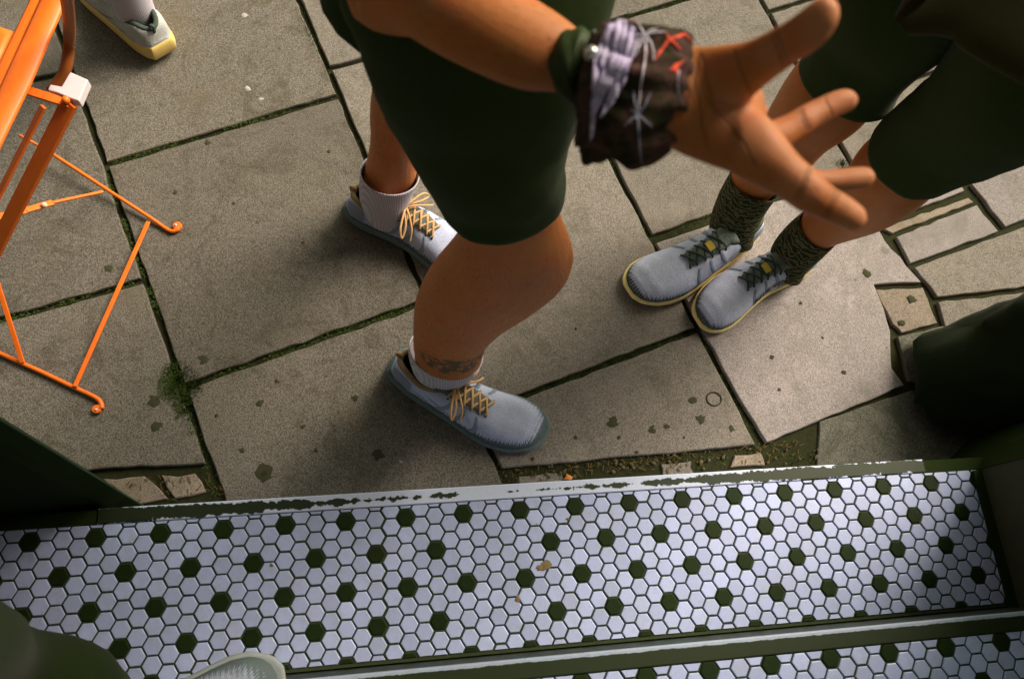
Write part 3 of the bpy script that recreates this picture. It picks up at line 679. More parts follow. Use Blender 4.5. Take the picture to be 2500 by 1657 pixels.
def hair(c, yaw, z, parent, m):
    bm = bmesh.new(); f = V((math.cos(yaw), math.sin(yaw), 0)); bmesh.ops.create_icosphere(bm, subdivisions=3, radius=1)
    for v in bm.verts:
        e = 1 + .06 * noise.noise(v.co * 6); p = v.co * e; v.co = V((c[0], c[1], z + .20)) + f * (.0 - .0) + V((p.x * .088, p.y * .088, p.z * .095)) - f * .012
    o = mesh('hair', bm, m, smooth=True); keep(o, parent)
HAIR = plain('dark_hair', (.03, .022, .012), .8)
def cloth_wrinkle(amp=.010, f1=8, f2=24):
    def g(p, c, s, th):
        d = p - c; l = d.length
        if l < 1e-6: return p
        return p + d / l * (amp * noise.noise(V((p.x * f1, p.y * f1, p.z * f1 * .5))) + amp * .35 * noise.noise(p * f2))
    return g

# ---- person in the middle
p1 = empty('person', (.55, .42, G)); tag(p1, 'person stepping forward in dark shorts and white socks, bandana tied at the open hand', 'person')
yaw1 = math.radians(-36)
s1m = skin_mat('tanned_skin', (.47, .165, .050))
# tattoo: ink inside the skin just above the right sock
geo = s1m.n('ShaderNodeNewGeometry').outputs['Position']
def ink(m, cpt, rx, rz):
    x, y, z = m.xyz(geo); dx = m.math('DIVIDE', m.math('SUBTRACT', x, cpt[0]), rx); dy = m.math('DIVIDE', m.math('SUBTRACT', y, cpt[1]), rx); dz = m.math('DIVIDE', m.math('SUBTRACT', z, cpt[2]), rz)
    d = m.math('ADD', m.math('ADD', m.math('MULTIPLY', dx, dx), m.math('MULTIPLY', dy, dy)), m.math('MULTIPLY', dz, dz))
    k = m.math('MULTIPLY', m.rng(d, 1.0, .7), m.rng(m.noise(75, 4, .7, geo), .47, .50)); return k
old = s1m.b.inputs['Base Color'].links[0].from_socket
tc_ = P(1058, 815, .085)
s1m.col(s1m.mix(s1m.math('MULTIPLY', ink(s1m, (tc_.x, tc_.y - .01, tc_.z), .070, .034), .85), old, (.055, .06, .03)))
bm = bmesh.new()
# right leg: skin from ankle to thigh
loft(bm, [R_((975, 872), (1050, 882), -.06, .7), R_((966, 838), (1088, 862), -.025, .8), R_((958, 796), (1112, 832), .03, .86), R_((956, 752), (1128, 790), .10, .82), R_((961, 690), (1180, 738), .19, .78), R_((986, 640), (1262, 672), .28, .76),
          R_((1032, 598), (1320, 606), .36, .82), R_((1058, 555), (1318, 560), .43, .72), RS((1050, 500), (1303, 480), .50, .58, .90), RS((1000, 400), (1290, 370), .58, .75, .82), RS((910, 240), (1280, 200), .70, .62, .75), RS((820, 20), (1300, 20), .80, .5, .7)], 28, 4, rnd=(1, 1))
# kneecap and shin ridge
loft(bm, [(P(1262, 628, .35), P(1312, 634, .35), .8), (P(1262, 596, .40), P(1326, 598, .40), .9), (P(1266, 560, .43), P(1320, 562, .43), .8)], 16, 3, rnd=(1, 1))
# left leg
loft(bm, [R_((862, 478), (935, 470), -.055, 1), R_((838, 415), (948, 432), -.01, .95), R_((845, 380), (962, 405), .03, .95), R_((856, 320), (965, 340), .12, .95), R_((855, 250), (985, 270), .20, .95), R_((862, 190), (985, 200), .28, .95), R_((880, 110), (1010, 110), .38, .95), RS((880, 0), (1040, 0), .50, .8, .85), RS((860, -150), (1100, -150), .62, .7, .8), RS((900, -420), (1250, -420), .75, .6, .7)], 24, 4, rnd=(1, 1))
torso(bm, (.56, .52), yaw1, .72, 1.26)
head(bm, (.60, .50), yaw1, 1.34)
# right arm with the open hand
loft(bm, [((.42, .36, 1.20), (.50, .30, 1.22), 1), RQ((905, -190), (800, -30), .62, 1), RQ((1060, -95), (920, 65), .60, .95), RQ((1190, -22), (1050, 140), .58, .92), RQ((1295, 40), (1190, 200), .57, .85), RQ((1370, 92), (1308, 215), .56, .75), RQ((1450, 120), (1410, 285), .54, .65), RQ((1560, 108), (1535, 335), .52, .60)], 24, 4, rnd=(1, 1))
# left arm hanging
loft(bm, [((.66, .64, 1.20), (.72, .70, 1.20), 1), ((.74, .74, .95), (.81, .76, .95), 1), ((.82, .80, .72), (.87, .83, .72), .9), ((.84, .80, .60), (.90, .83, .60), .5)], 16, 3, rnd=(1, 1))
# palm
loft(bm, [RQ((1540, 115), (1530, 330), .522, .62), RQ((1598, 107), (1562, 350), .520, .58), RQ((1665, 140), (1622, 376), .515, .50), RQ((1725, 205), (1688, 400), .508, .42), RQ((1765, 270), (1732, 420), .505, .40)], 24, 4, rnd=(1, 1))
# index (near), long, pointing down right
loft(bm, [RQ((1708, 256), (1690, 400), .503, .55), RQ((1762, 262), (1736, 424), .500, .60), RQ((1808, 312), (1774, 442), .498, .75), RQ((1846, 362), (1812, 462), .496, .92), RQ((1884, 396), (1846, 486), .495, 1), RQ((1920, 430), (1884, 502), .496, .96), RQ((1958, 453), (1922, 518), .498, 1), RQ((1986, 474), (1954, 532), .500, .98)], 24, 4, rnd=(0, 1))
# thumb
loft(bm, [RQ((1600, 106), (1640, 300), .515, .50), RQ((1655, 104), (1715, 245), .500, .58), RQ((1728, 94), (1766, 198), .480, .80), RQ((1790, 65), (1818, 158), .458, .95), RQ((1832, 40), (1864, 130), .442, .92), RQ((1864, 14), (1902, 102), .430, .88), RQ((1888, -4), (1926, 72), .424, .85)], 24, 4, rnd=(0, 1))
# middle, ring, little
loft(bm, [RQ((1700, 284), (1720, 384), .520, .9), RQ((1766, 282), (1790, 362), .527, .95), RQ((1816, 264), (1842, 330), .532, 1), RQ((1842, 249), (1868, 312), .533, 1.1), RQ((1876, 232), (1900, 290), .535, 1), RQ((1922, 212), (1942, 268), .537, 1.05), RQ((1946, 206), (1962, 260), .537, 1)], 20, 4, rnd=(0, 1))
loft(bm, [RQ((1720, 300), (1720, 384), .530, .9), RQ((1800, 354), (1795, 418), .545, .95), RQ((1880, 390), (1882, 444), .556, 1), RQ((1910, 392), (1914, 445), .558, 1), RQ((1945, 388), (1950, 443), .560, 1.05), RQ((1992, 384), (2000, 436), .562, 1)], 20, 4, rnd=(0, 1))
loft(bm, [RQ((1690, 330), (1690, 390), .54, .9), RQ((1760, 372), (1750, 415), .560, .95), RQ((1820, 405), (1808, 442), .575, 1), RQ((1870, 430), (1856, 466), .585, .95)], 14, 4, rnd=(0, 1))
# web between thumb and palm
loft(bm, [RQ((1690, 200), (1705, 330), .512, .30), RQ((1728, 188), (1752, 306), .510, .16), RQ((1752, 180), (1784, 300), .513, .09)], 14, 3, rnd=(1, 1))
bme = remesh(bm, .0031, 4); body = link('body', bme, s1m.m); keep(body, p1)
hb = bmesh.new(); rg = random.Random(5); polys = bme.polygons; vs_ = bme.vertices; cnt = 0
while cnt < 5200:
    p_ = polys[rg.randrange(len(polys))]; c_ = p_.center
    arm_ = c_.z > .84 and c_.x < .63 and c_.y < .42 and c_.z < .95; leg_ = .02 < c_.z < .46
    if not (arm_ or leg_): continue
    cnt += 1; n_ = p_.normal; dn = V((.75, -.35, .1)) if arm_ else V((rg.uniform(-.3, .3), rg.uniform(-.3, .3), -1)); t_ = (dn - n_ * dn.dot(n_)).normalized(); l_ = rg.uniform(.004, .009)
    sd_ = t_.cross(n_) * .00016; e_ = c_ + t_ * l_ + n_ * l_ * .30 + V((rg.uniform(-1, 1), rg.uniform(-1, 1), rg.uniform(-1, 1))) * .0012
    v_ = [hb.verts.new(c_ - sd_), hb.verts.new(c_ + sd_), hb.verts.new(e_)]; hb.faces.new(v_)
ho = mesh('body_hair', hb, plain('brown_hair', (.07, .03, .012), .6)); ho['kind'] = 'stuff'; keep(ho, p1)
bvb = BVHTree.FromPolygons([v.co.copy() for v in bme.vertices], [p.vertices[:] for p in bme.polygons])
def hit(u, v): return bvb.ray_cast(CAM, ray(u, v).normalized())[0]
posn = s1m.n('ShaderNodeNewGeometry').outputs['Position']
wv = s1m.n('ShaderNodeVectorMath'); wv.operation = 'ADD'; s1m.t.links.new(posn, wv.inputs[0])
nz = s1m.n('ShaderNodeTexNoise'); nz.inputs['Scale'].default_value = 130; s1m.t.links.new(posn, nz.inputs['Vector'])
nsc = s1m.n('ShaderNodeVectorMath'); nsc.operation = 'MULTIPLY_ADD'; nsc.inputs[1].default_value = (.0022,) * 3; nsc.inputs[2].default_value = (-.0011,) * 3; s1m.t.links.new(nz.outputs['Color'], nsc.inputs[0]); s1m.t.links.new(nsc.outputs[0], wv.inputs[1])
def crease(a, b, rad, wid=.00055):
    pa, pb = hit(*a), hit(*b)
    if pa is None or pb is None: return None
    c = (pa + pb) / 2; along = (pb - pa).normalized(); nrm = along.cross((CAM - c).normalized()).normalized()
    sub = s1m.n('ShaderNodeVectorMath'); sub.operation = 'SUBTRACT'; s1m.t.links.new(wv.outputs[0], sub.inputs[0]); sub.inputs[1].default_value = c
    dt = s1m.n('ShaderNodeVectorMath'); dt.operation = 'DOT_PRODUCT'; s1m.t.links.new(sub.outputs[0], dt.inputs[0]); dt.inputs[1].default_value = nrm
    ln = s1m.n('ShaderNodeVectorMath'); ln.operation = 'LENGTH'; s1m.t.links.new(sub.outputs[0], ln.inputs[0])
    return s1m.math('MULTIPLY', s1m.rng(s1m.math('ABSOLUTE', dt.outputs['Value']), wid * 2.2, wid * .3), s1m.rng(ln.outputs['Value'], rad, rad * .75))
tot = None
for a, b, rd in (((1868, 385), (1838, 455), .013), ((1874, 390), (1845, 462), .012), ((1930, 440), (1905, 498), .010), ((1938, 446), (1912, 503), .010), ((1785, 82), (1808, 150), .014), ((1795, 75), (1820, 142), .013), ((1700, 130), (1730, 205), .018), ((1846, 256), (1862, 300), .009), ((1852, 252), (1868, 296), .009), ((1905, 225), (1922, 268), .008),
                 ((1920, 395), (1922, 436), .008), ((1620, 130), (1650, 250), .024), ((1650, 250), (1700, 310), .022), ((1700, 300), (1745, 380), .016), ((1605, 200), (1630, 320), .024), ((1614, 130), (1600, 220), .018)):
    k = crease(a, b, rd)
    if k is not None: tot = k if tot is None else s1m.math('MAXIMUM', tot, k)
def tips(lst):
    t = None
    for (u, v, rd) in lst:
        p_ = hit(u, v)
        if p_ is None: continue
        sub = s1m.n('ShaderNodeVectorMath'); sub.operation = 'DISTANCE'; s1m.t.links.new(posn, sub.inputs[0]); sub.inputs[1].default_value = p_
        k = s1m.rng(sub.outputs['Value'], rd, rd * .3); t = k if t is None else s1m.math('MAXIMUM', t, k)
    return t
cur = s1m.b.inputs['Base Color'].links[0].from_socket
pk = tips([(1995, 505, .024), (1960, 232, .022), (2005, 412, .022), (1905, 40, .026), (1880, 262, .016), (1935, 415, .016), (1760, 310, .026), (1700, 260, .02), (1850, 415, .02), (1780, 120, .018)])
cur = s1m.mix(s1m.math('MULTIPLY', pk, .65), cur, (.60, .24, .125))
cur = s1m.mix(s1m.math('MULTIPLY', tot, .55), cur, (.17, .055, .018)); s1m.col(cur)
bp = s1m.b.inputs['Normal'].links[0].from_node; bh = bp.inputs['Height'].links[0].from_socket
s1m.set(bp.inputs['Height'], s1m.math('SUBTRACT', bh, s1m.math('MULTIPLY', tot, 2.5))); bp.inputs['Strength'].default_value = .35
hair((.60, .50), yaw1, 1.34, p1, HAIR)
NAIL = plain('thumb_nail', (.50, .27, .20), .35, .5, .05)
# shorts
bm = bmesh.new(); cw = cloth_wrinkle(.010)
loft(bm, [R_((1024, 480), (1302, 458), .500, .86), R_((985, 415), (1304, 420), .53, .86), R_((925, 300), (1306, 345), .60, .84), R_((868, 195), (1335, 245), .67, .78), R_((820, 95), (1385, 110), .745, .72), R_((772, -20), (1412, -30), .80, .66), R_((700, -240), (1480, -260), .86, .60)], 44, 5, cap=(0, 1), disp=cw, hem=(P(1166, 562, .505) - P(1163, 469, .5), 7))
loft(bm, [R_((862, 110), (1030, 110), .44, .95), R_((830, -20), (1060, -30), .54, .9), R_((800, -250), (1150, -250), .66, .85), R_((850, -500), (1300, -500), .76, .8)], 30, 4, cap=(0, 1), disp=cw)
torso(bm, (.56, .52), yaw1, .70, .84, .18, .185)
o = mesh('shorts', bm, SHORTS, smooth=True); keep(o, p1); q = o.modifiers.new('t', 'SOLIDIFY'); q.thickness = .002
bm = bmesh.new(); torso(bm, (.56, .52), yaw1, .82, 1.29, .20, .185)
loft(bm, [((.50, .42, 1.26), (.58, .36, 1.27), 1), ((.40, .37, 1.16), (.50, .29, 1.16), 1), ((.40, .37, 1.05), (.50, .29, 1.05), 1)], 20, 3)
o = mesh('shirt', bm, fabric('dark_shirt', (.02, .03, .012)), smooth=True); keep(o, p1)
# socks
def sock(rings, m, parent, cuff=True):
    bm = bmesh.new(); loft(bm, rings, 36, 5, cap=(1, 0)); o = mesh('sock', bm, m, smooth=True); keep(o, parent); q = o.modifiers.new('t', 'SOLIDIFY'); q.thickness = .0022; q.offset = 1
sock([R_((968, 870), (1056, 884), -.07, .7), R_((955, 838), (1086, 868), -.04, .8), R_((949, 802), (1104, 848), -.005, .88), R_((951, 785), (1112, 838), .012, .92)], SOCK_W, p1)
sock([R_((850, 500), (950, 500), -.085, .9), R_((836, 465), (948, 470), -.045, .95), R_((833, 430), (952, 445), -.01, 1.0), R_((836, 385), (966, 415), .035, 1.0)], SOCK_W, p1)
make_shoe(p1, P(915, 838, G + .02), P(1250, 1010, G + .02), G, 1, shoes1)
make_shoe(p1, P(812, 468, G + .02), P(1105, 620, G + .02), G, -1, shoes1)

# bandana
wr = empty('bandana', Q(1470, 210, .53)); tag(wr, 'crumpled bandana tied round the wrist, lavender patch and white and red star prints', 'bandana')
def folds(p, c, s, th):
    d = p - c; l = d.length
    e = (.0030 * math.sin(th * 9 + s * 7) + .0022 * math.sin(th * 17 - s * 11)) * (.5 + 1.2 * abs(noise.noise(p * 14))) + .003 * noise.noise(p * 45) + .006 * noise.noise(p * 18)
    return p + d / l * e
bm = bmesh.new()
loft(bm, [RQ((1386, 112), (1350, 322), .540, .40), RQ((1390, 88), (1342, 348), .540, .50), RQ((1408, 64), (1356, 372), .538, .62), RQ((1436, 56), (1404, 362), .532, .68), RQ((1470, 54), (1446, 390), .527, .66), RQ((1520, 66), (1496, 388), .522, .64), RQ((1574, 78), (1548, 354), .520, .58), RQ((1592, 96), (1558, 348), .520, .54)], 72, 7, disp=folds, cap=(0, 0))
bdm = M('dark_bandana', .95, .08); bg_ = bdm.n('ShaderNodeNewGeometry').outputs['Position']
bdm.col(bdm.mix(bdm.rng(bdm.noise(38, 5, .7, bg_, .8), .42, .62), (.026, .026, .012), (.105, .052, .050))); bdm.bump(bdm.noise(220, 4, .7, bg_), .5, .002)
scarf = mesh('cloth', bm, bdm.m, smooth=True); keep(scarf, wr)
q = scarf.modifiers.new('t', 'SOLIDIFY'); q.thickness = .0015
dg = bpy.context.evaluated_depsgraph_get(); dg.update()
sm = scarf.data; bvh = BVHTree.FromPolygons([v.co.copy() for v in sm.vertices], [p.vertices[:] for p in sm.polygons])
def onscarf(u, v, off):
    h = bvh.ray_cast(CAM, ray(u, v).normalized())
    if h[0] is None: return None
    n = h[1]; n = n if n.dot(CAM - h[0]) > 0 else -n
    return h[0] + n * off
def cc(x, y): return (.2415 * x + 1325, .2415 * y + 28.4)
def patch(name, poly, m, off):
    pts = [V(p) for p in poly]; xs = [p.x for p in pts]; ys = [p.y for p in pts]; inner = []
    x = min(xs)
    while x < max(xs):
        y = min(ys)
        while y < max(ys):
            s_in = False
            for i in range(len(pts)):
                a, b = pts[i], pts[i - 1]
                if (a.y > y) != (b.y > y) and x < (b.x - a.x) * (y - a.y) / (b.y - a.y) + a.x: s_in = not s_in
            if s_in: inner.append(V((x, y)))
            y += 4.5
        x += 4.5
    vs, es, fs, *_ = delaunay_2d_cdt(pts + inner, [(i, (i + 1) % len(pts)) for i in range(len(pts))], [], 1, .1)
    bm = bmesh.new(); bv_ = []
    for v in vs:
        q = onscarf(v.x, v.y, off); 
        if q is not None: q = q + (CAM - q).normalized() * .0016 * math.sin((v.x * .96 + v.y * .27) * .42 + noise.noise(V((v.x * .03, v.y * .02, 0))) * 5)
        bv_.append(bm.verts.new(q) if q is not None else None)
    for f in fs:
        if all(bv_[i] is not None for i in f): bm.faces.new([bv_[i] for i in f])
    o = mesh(name, bm, m, smooth=True); keep(o, wr); q = o.modifiers.new('t', 'SOLIDIFY'); q.thickness = .001; q.offset = -1; return o
lav = M('lavender_cloth', .9, .1); lg = lav.n('ShaderNodeNewGeometry').outputs['Position']
lav.col(lav.mix(lav.rng(lav.noise(60, 5, .7, lg), .35, .65), (.46, .38, .64), (.80, .72, .98))); lav.bump(lav.noise(260, 3, .6, lg), .5, .0015)
patch('lavender_patch', [(1434, 56), (1407, 68), (1393, 98), (1380, 135), (1371, 169), (1370, 205), (1371, 246), (1366, 290), (1362, 328), (1372, 300), (1382, 262), (1400, 225), (1418, 190), (1405, 235), (1393, 268), (1400, 268), (1418, 245), (1431, 218), (1450, 175), (1462, 138), (1470, 105), (1470, 72), (1452, 58)], lav.m, .0035)
def strokes(name, L, m, wd=4.2):
    bm = bmesh.new()
    for st in L:
        pts = [V(cc(*p)) for p in st]; dd = []
        for a, b in zip(pts, pts[1:]):
            k = max(1, int((b - a).length / 4)); dd += [a + (b - a) * i / k for i in range(k)]
        dd.append(pts[-1]); n = len(dd); prev = None
        for i, p in enumerate(dd):
            t = (dd[min(i + 1, n - 1)] - dd[max(i - 1, 0)]).normalized(); nn = V((-t.y, t.x)) * wd * .5 * (1 - .7 * i / n)
            a, c, b = onscarf(*(p + nn), .0007), onscarf(*p, .0012), onscarf(*(p - nn), .0007)
            if a is None or b is None or c is None: prev = None; continue
            cur = [bm.verts.new(a), bm.verts.new(c), bm.verts.new(b)]
            if prev:
                bm.faces.new((prev[0], prev[1], cur[1], cur[0])); bm.faces.new((prev[1], prev[2], cur[2], cur[1]))
            prev = cur
    o = mesh(name, bm, m); keep(o, wr); return o
WPR = plain('white_print', (.80, .74, .88), .9, .1); RPR = plain('red_print', (.90, .12, .07), .9, .1); WP2 = plain('faded_print', (.36, .36, .52), .9, .1)
strokes('star_print', [[(690, 225), (610, 105)], [(690, 225), (585, 215)], [(690, 225), (575, 305)], [(690, 225), (625, 330), (590, 430)], [(690, 225), (690, 400), (680, 500), (650, 680), (625, 930)], [(690, 225), (740, 290), (765, 380), (770, 470)], [(690, 225), (730, 180), (800, 165)], [(690, 225), (760, 195), (880, 195)]], WPR, 5.2)
strokes('star_print', [[(615, 980), (590, 860), (565, 735)], [(615, 980), (680, 900), (740, 775)], [(615, 980), (550, 930)], [(615, 980), (490, 1085)], [(615, 980), (750, 1090)], [(615, 980), (625, 1200), (650, 1440)], [(1010, 560), (990, 640), (1000, 760), (1010, 860)], [(600, 1030), (620, 950), (640, 930)]], WP2, 4.2)
strokes('red_star_print', [[(910, 265), (890, 215)], [(910, 265), (850, 350), (780, 460)], [(910, 265), (960, 300), (1020, 365)], [(910, 265), (1000, 240), (1060, 215), (1130, 290)], [(975, 525), (1055, 465)], [(975, 525), (925, 560)], [(975, 525), (985, 600)], [(1010, 500), (950, 510)]], RPR, 8)
# bracelet
br = empty('bracelet', Q(1350, 150, .55)); tag(br, 'black cord bracelet with a round silver bead beside the bandana', 'bracelet')
bm = bmesh.new(); loft(bm, [RQ((1352, 74), (1300, 222), .560, .86), RQ((1358, 72), (1304, 232), .558, .92), RQ((1382, 82), (1330, 244), .552, .92), RQ((1390, 90), (1338, 242), .550, .86)], 36, 3, disp=lambda p, c, s, th: p + (p - c).normalized() * .0012 * math.sin(th * 30 + s * 12))
keep(mesh('cord', bm, plain('black_cord', DK, .6), smooth=True), br)
bm = bmesh.new(); bmesh.ops.create_uvsphere(bm, u_segments=16, v_segments=10, radius=.0052, matrix=Matrix.Translation(Q(1366, 124, .505))); keep(mesh('bead', bm, plain('silver_bead', (.6, .58, .58), .3, .6, metal=.7), smooth=True), br)
bm = bmesh.new(); tube(bm, [Q(1372, 74, .545), Q(1378, 86, .535), Q(1388, 96, .532)], .0018, 6); keep(mesh('strap_highlight', bm, plain('highlight_metal', (.35, .4, .36), .35, .6, metal=.6), smooth=True), br)  # small highlight on the strap, added as a metal piece

# ---- person on the right
p2 = empty('person', (1.28, .57, G)); tag(p2, 'person in dark shorts, patterned socks and cream soled running shoes standing still at right', 'person')
s2m = skin_mat('skin_in_shade', (.43, .155, .045)); yaw2 = math.radians(205)
bm = bmesh.new()
loft(bm, [R_((1650, 520), (1722, 520), -.06, 1), R_((1664, 470), (1752, 480), -.01, .95), R_((1690, 400), (1796, 438), .04, .95), R_((1738, 310), (1862, 398), .12, .95), R_((1786, 240), (1908, 352), .20, .95), R_((1828, 165), (1990, 295), .29, .95), RS((1868, 100), (2045, 228), .36, .68, .92), RS((1895, 20), (2110, 145), .46, .45, .75), RS((1960, -140), (2230, 20), .60, .65, .75), RS((2080, -420), (2400, -200), .74, .6, .7)], 24, 4, rnd=(1, 1))
loft(bm, [R_((1790, 600), (1850, 620), -.06, 1), R_((1835, 540), (1880, 600), -.01, 1), R_((1872, 480), (1915, 572), .03, .95), R_((1915, 420), (2010, 543), .10, .95), R_((1960, 385), (2085, 508), .18, .95), R_((2008, 322), (2140, 468), .27, .95), RS((2052, 282), (2175, 440), .33, .62, .92), RS((2126, 228), (2300, 402), .42, .45, .72), RS((2190, 110), (2470, 330), .56, .65, .75), RS((2370, -150), (2780, 150), .72, .55, .7)], 24, 4, rnd=(1, 1))
torso(bm, (1.36, .60), yaw2, .72, 1.28); head(bm, (1.34, .59), yaw2, 1.36)
loft(bm, [((1.42, .80, 1.22), (1.36, .80, 1.22), 1), ((1.44, .86, .96), (1.37, .86, .96), 1), ((1.42, .86, .72), (1.37, .86, .72), .9), ((1.42, .86, .60), (1.36, .86, .60), .5)], 16, 3, rnd=(1, 1))
body2 = link('body', remesh(bm, .005, 4), s2m.m); keep(body2, p2); hair((1.34, .59), yaw2, 1.36, p2, HAIR)
bm = bmesh.new()
loft(bm, [R_((1848, 142), (2068, 226), .335, .95), R_((1868, 90), (2092, 186), .38, .92), R_((1905, 0), (2148, 146), .45, .88), R_((1960, -170), (2300, 40), .58, .88), R_((2080, -480), (2520, -200), .72, .8)], 40, 5, cap=(0, 1), disp=cw)
loft(bm, [R_((2046, 284), (2184, 448), .32, .96), R_((2078, 254), (2240, 424), .37, .90), R_((2113, 220), (2300, 402), .42, .86), R_((2164, 160), (2400, 366), .50, .84), R_((2260, 0), (2600, 290), .62, .88), R_((2400, -200), (2860, 120), .74, .8)], 40, 5, cap=(0, 1), disp=cw)
torso(bm, (1.36, .60), yaw2, .66, .86, .18, .19)
o = mesh('shorts', bm, SHORTS, smooth=True); keep(o, p2); q = o.modifiers.new('t', 'SOLIDIFY'); q.thickness = .002
bm = bmesh.new(); torso(bm, (1.36, .60), yaw2, .84, 1.31, .20, .18); loft(bm, [((1.30, .46, 1.22), (1.38, .50, 1.26), 1), RQ((2160, -40), (2420, -340), .74, .35), RQ((2205, 78), (2500, -150), .72, .35), RQ((2262, 126), (2560, -60), .70, .35), RQ((2366, 184), (2640, 20), .68, .35), RQ((2560, 260), (2720, 100), .66, .4)], 24, 4, disp=cw, rnd=(1, 1))  # sleeve added over the bare arm; its dark olive paints the arm's shade
o = mesh('shirt', bm, fabric('olive_shirt_and_arm_shade', (.038, .036, .012)), smooth=True); keep(o, p2)
sock([R_((1640, 540), (1738, 560), -.085, .9), R_((1645, 505), (1745, 525), -.05, 1), R_((1664, 450), (1770, 480), -.005, 1), R_((1688, 404), (1798, 444), .04, 1)], SOCK_D, p2)
sock([R_((1775, 600), (1850, 650), -.085, .9), R_((1795, 555), (1862, 628), -.05, 1), R_((1830, 515), (1892, 600), -.01, 1), R_((1864, 488), (1914, 576), .025, 1)], SOCK_D, p2)
make_shoe(p2, P(1742, 512, G + .03), P(1462, 676, G + .02), G, -1, shoes2, bow=False)
make_shoe(p2, P(1868, 588, G + .03), P(1612, 732, G + .02), G, 1, shoes2, bow=False, text=('MERRELL', .62, .30, .20, .40, 1, 0))

# ---- person at top left, seen from behind
def standing(x, y, yaw, label, shoe_set, sockm, sk, h1=None, shoe_pts=None):
    p = empty('person', (x, y, G)); tag(p, label, 'person'); r = V((math.sin(yaw), -math.cos(yaw), 0)); f = V((math.cos(yaw), math.sin(yaw), 0)); c = V((x, y, 0))
    bm = bmesh.new(); feet = [c + r * .11, c - r * .11 + f * .42]
    for i, ft in enumerate(feet):
        loft(bm, [(ft.lerp(c, max(0, z - G - .1) / .8) - r * a + V((0, 0, z)) + f * o_, ft.lerp(c, max(0, z - G - .1) / .8) + r * a + V((0, 0, z)) + f * o_, 1.) for z, a, o_ in ((G + .06, .036, 0), (G + .14, .036, 0), (G + .30, .056, -.02), (G + .46, .054, 0), (G + .54, .058, 0), (G + .75, .078, 0), (G + .9, .09, 0))], 20, 3, rnd=(1, 1))
    torso(bm, (x, y), yaw, .72, 1.28); head(bm, (x, y), yaw, 1.36)
    for s in (1, -1):
        b_ = c + r * s * .21
        loft(bm, [(b_ - r * a + V((0, 0, z)) + f * o_, b_ + r * a + V((0, 0, z)) + f * o_, q) for z, a, o_, q in ((1.24, .045, 0, 1), (.98, .04, 0, 1), (.76, .03, .04, .9), (.66, .04, .05, .5), (.58, .03, .06, .5))], 14, 3, rnd=(1, 1))
    o = link('body', remesh(bm, .008, 3), sk); keep(o, p)
    bm = bmesh.new()
    for ft in feet: loft(bm, [(ft.lerp(c, (z - G) / 1.) - r * a + V((0, 0, z)), ft.lerp(c, (z - G) / 1.) + r * a + V((0, 0, z)), 1.) for z, a in ((G + .56, .098), (G + .75, .1), (G + .92, .105))], 24, 3, cap=(0, 1), disp=cw)
    torso(bm, (x, y), yaw, .68, .86, .18, .19); keep(mesh('shorts', bm, SHORTS, smooth=True), p)
    bm = bmesh.new(); torso(bm, (x, y), yaw, .84, 1.31, .20, .18); keep(mesh('shirt', bm, fabric('grey_shirt', (.12, .12, .12)), smooth=True), p)
    for ft in feet:
        sock([(ft - r * a + V((0, 0, z)), ft + r * a + V((0, 0, z)), 1.) for z, a in ((G + .05, .036), (G + .10, .038), (G + .17, .041), (G + .22, .043))], sockm, p)
        h = ft - f * .075; make_shoe(p, h, h + f * .30, G, 1 if ft is feet[1] else -1, shoe_set)
    hair((x, y), yaw, 1.36, p, HAIR); return p
yaw3 = math.radians(128); hp = P(378, 118, G + .02); f3 = V((math.cos(yaw3), math.sin(yaw3), 0)); r3 = V((math.sin(yaw3), -math.cos(yaw3), 0))
c3 = V((hp.x, hp.y, 0)) + f3 * .075 - r3 * .11
standing(c3.x, c3.y, yaw3, 'person walking away at top left, one shoe with a thick yellow sole in view', shoes3, SOCK_W, s2m.m)

# ---- photographer: shoe and dark trouser leg at the bottom left
p4 = empty('person', (.10, -.34, .14)); tag(p4, 'person on the upper step, only dark trousers and a pale shoe toe visible', 'person')
bm = bmesh.new()
loft(bm, [((.02, -.34, .20), (.10, -.34, .20), 1), ((.0, -.36, .30), (.10, -.36, .30), 1), ((-.04, -.37, .46), (.08, -.37, .46), 1), ((-.06, -.40, .64), (.08, -.40, .64), 1), ((-.08, -.5, .95), (.10, -.5, .95), 1)], 20, 3, rnd=(1, 1))
loft(bm, [((.02, -.74, .20), (.10, -.74, .20), 1), ((.0, -.74, .46), (.10, -.74, .46), 1), ((-.06, -.66, .95), (.10, -.66, .95), 1)], 20, 3, rnd=(1, 1))
torso(bm, (-.02, -.62), 1.2, .95, 1.46); head(bm, (.02, -.62), 1.2, 1.52)
o = link('body', remesh(bm, .008, 3), s2m.m); keep(o, p4); hair((.02, -.62), 1.2, 1.52, p4, HAIR)
bm = bmesh.new(); torso(bm, (-.02, -.62), 1.2, .93, 1.48, .21, .19); keep(mesh('shirt', bm, fabric('dark_shirt_cloth', (.03, .035, .02)), smooth=True), p4)
bm = bmesh.new()
loft(bm, [R_((60, 1660), (300, 1600), .24, .9), R_((-20, 1620), (250, 1560), .30, .9), R_((-120, 1590), (100, 1500), .38, .9), R_((-300, 1560), (60, 1470), .50, .9), R_((-560, 1640), (-60, 1460), .62, .9)], 36, 4, disp=cw)
loft(bm, [((.0, -.74, .18), (.14, -.74, .18), 1), ((-.02, -.74, .5), (.12, -.74, .5), 1), ((-.08, -.66, .95), (.12, -.66, .95), 1)], 20, 3, disp=cw)
o = mesh('trousers', bm, fabric('dark_trouser_cloth', (.011, .020, .0045)), smooth=True); keep(o, p4)
tp = P(645, 1594, .16); make_shoe(p4, (tp.x - .30, tp.y - .050), (tp.x, tp.y + .004), .141, 1, shoes4)

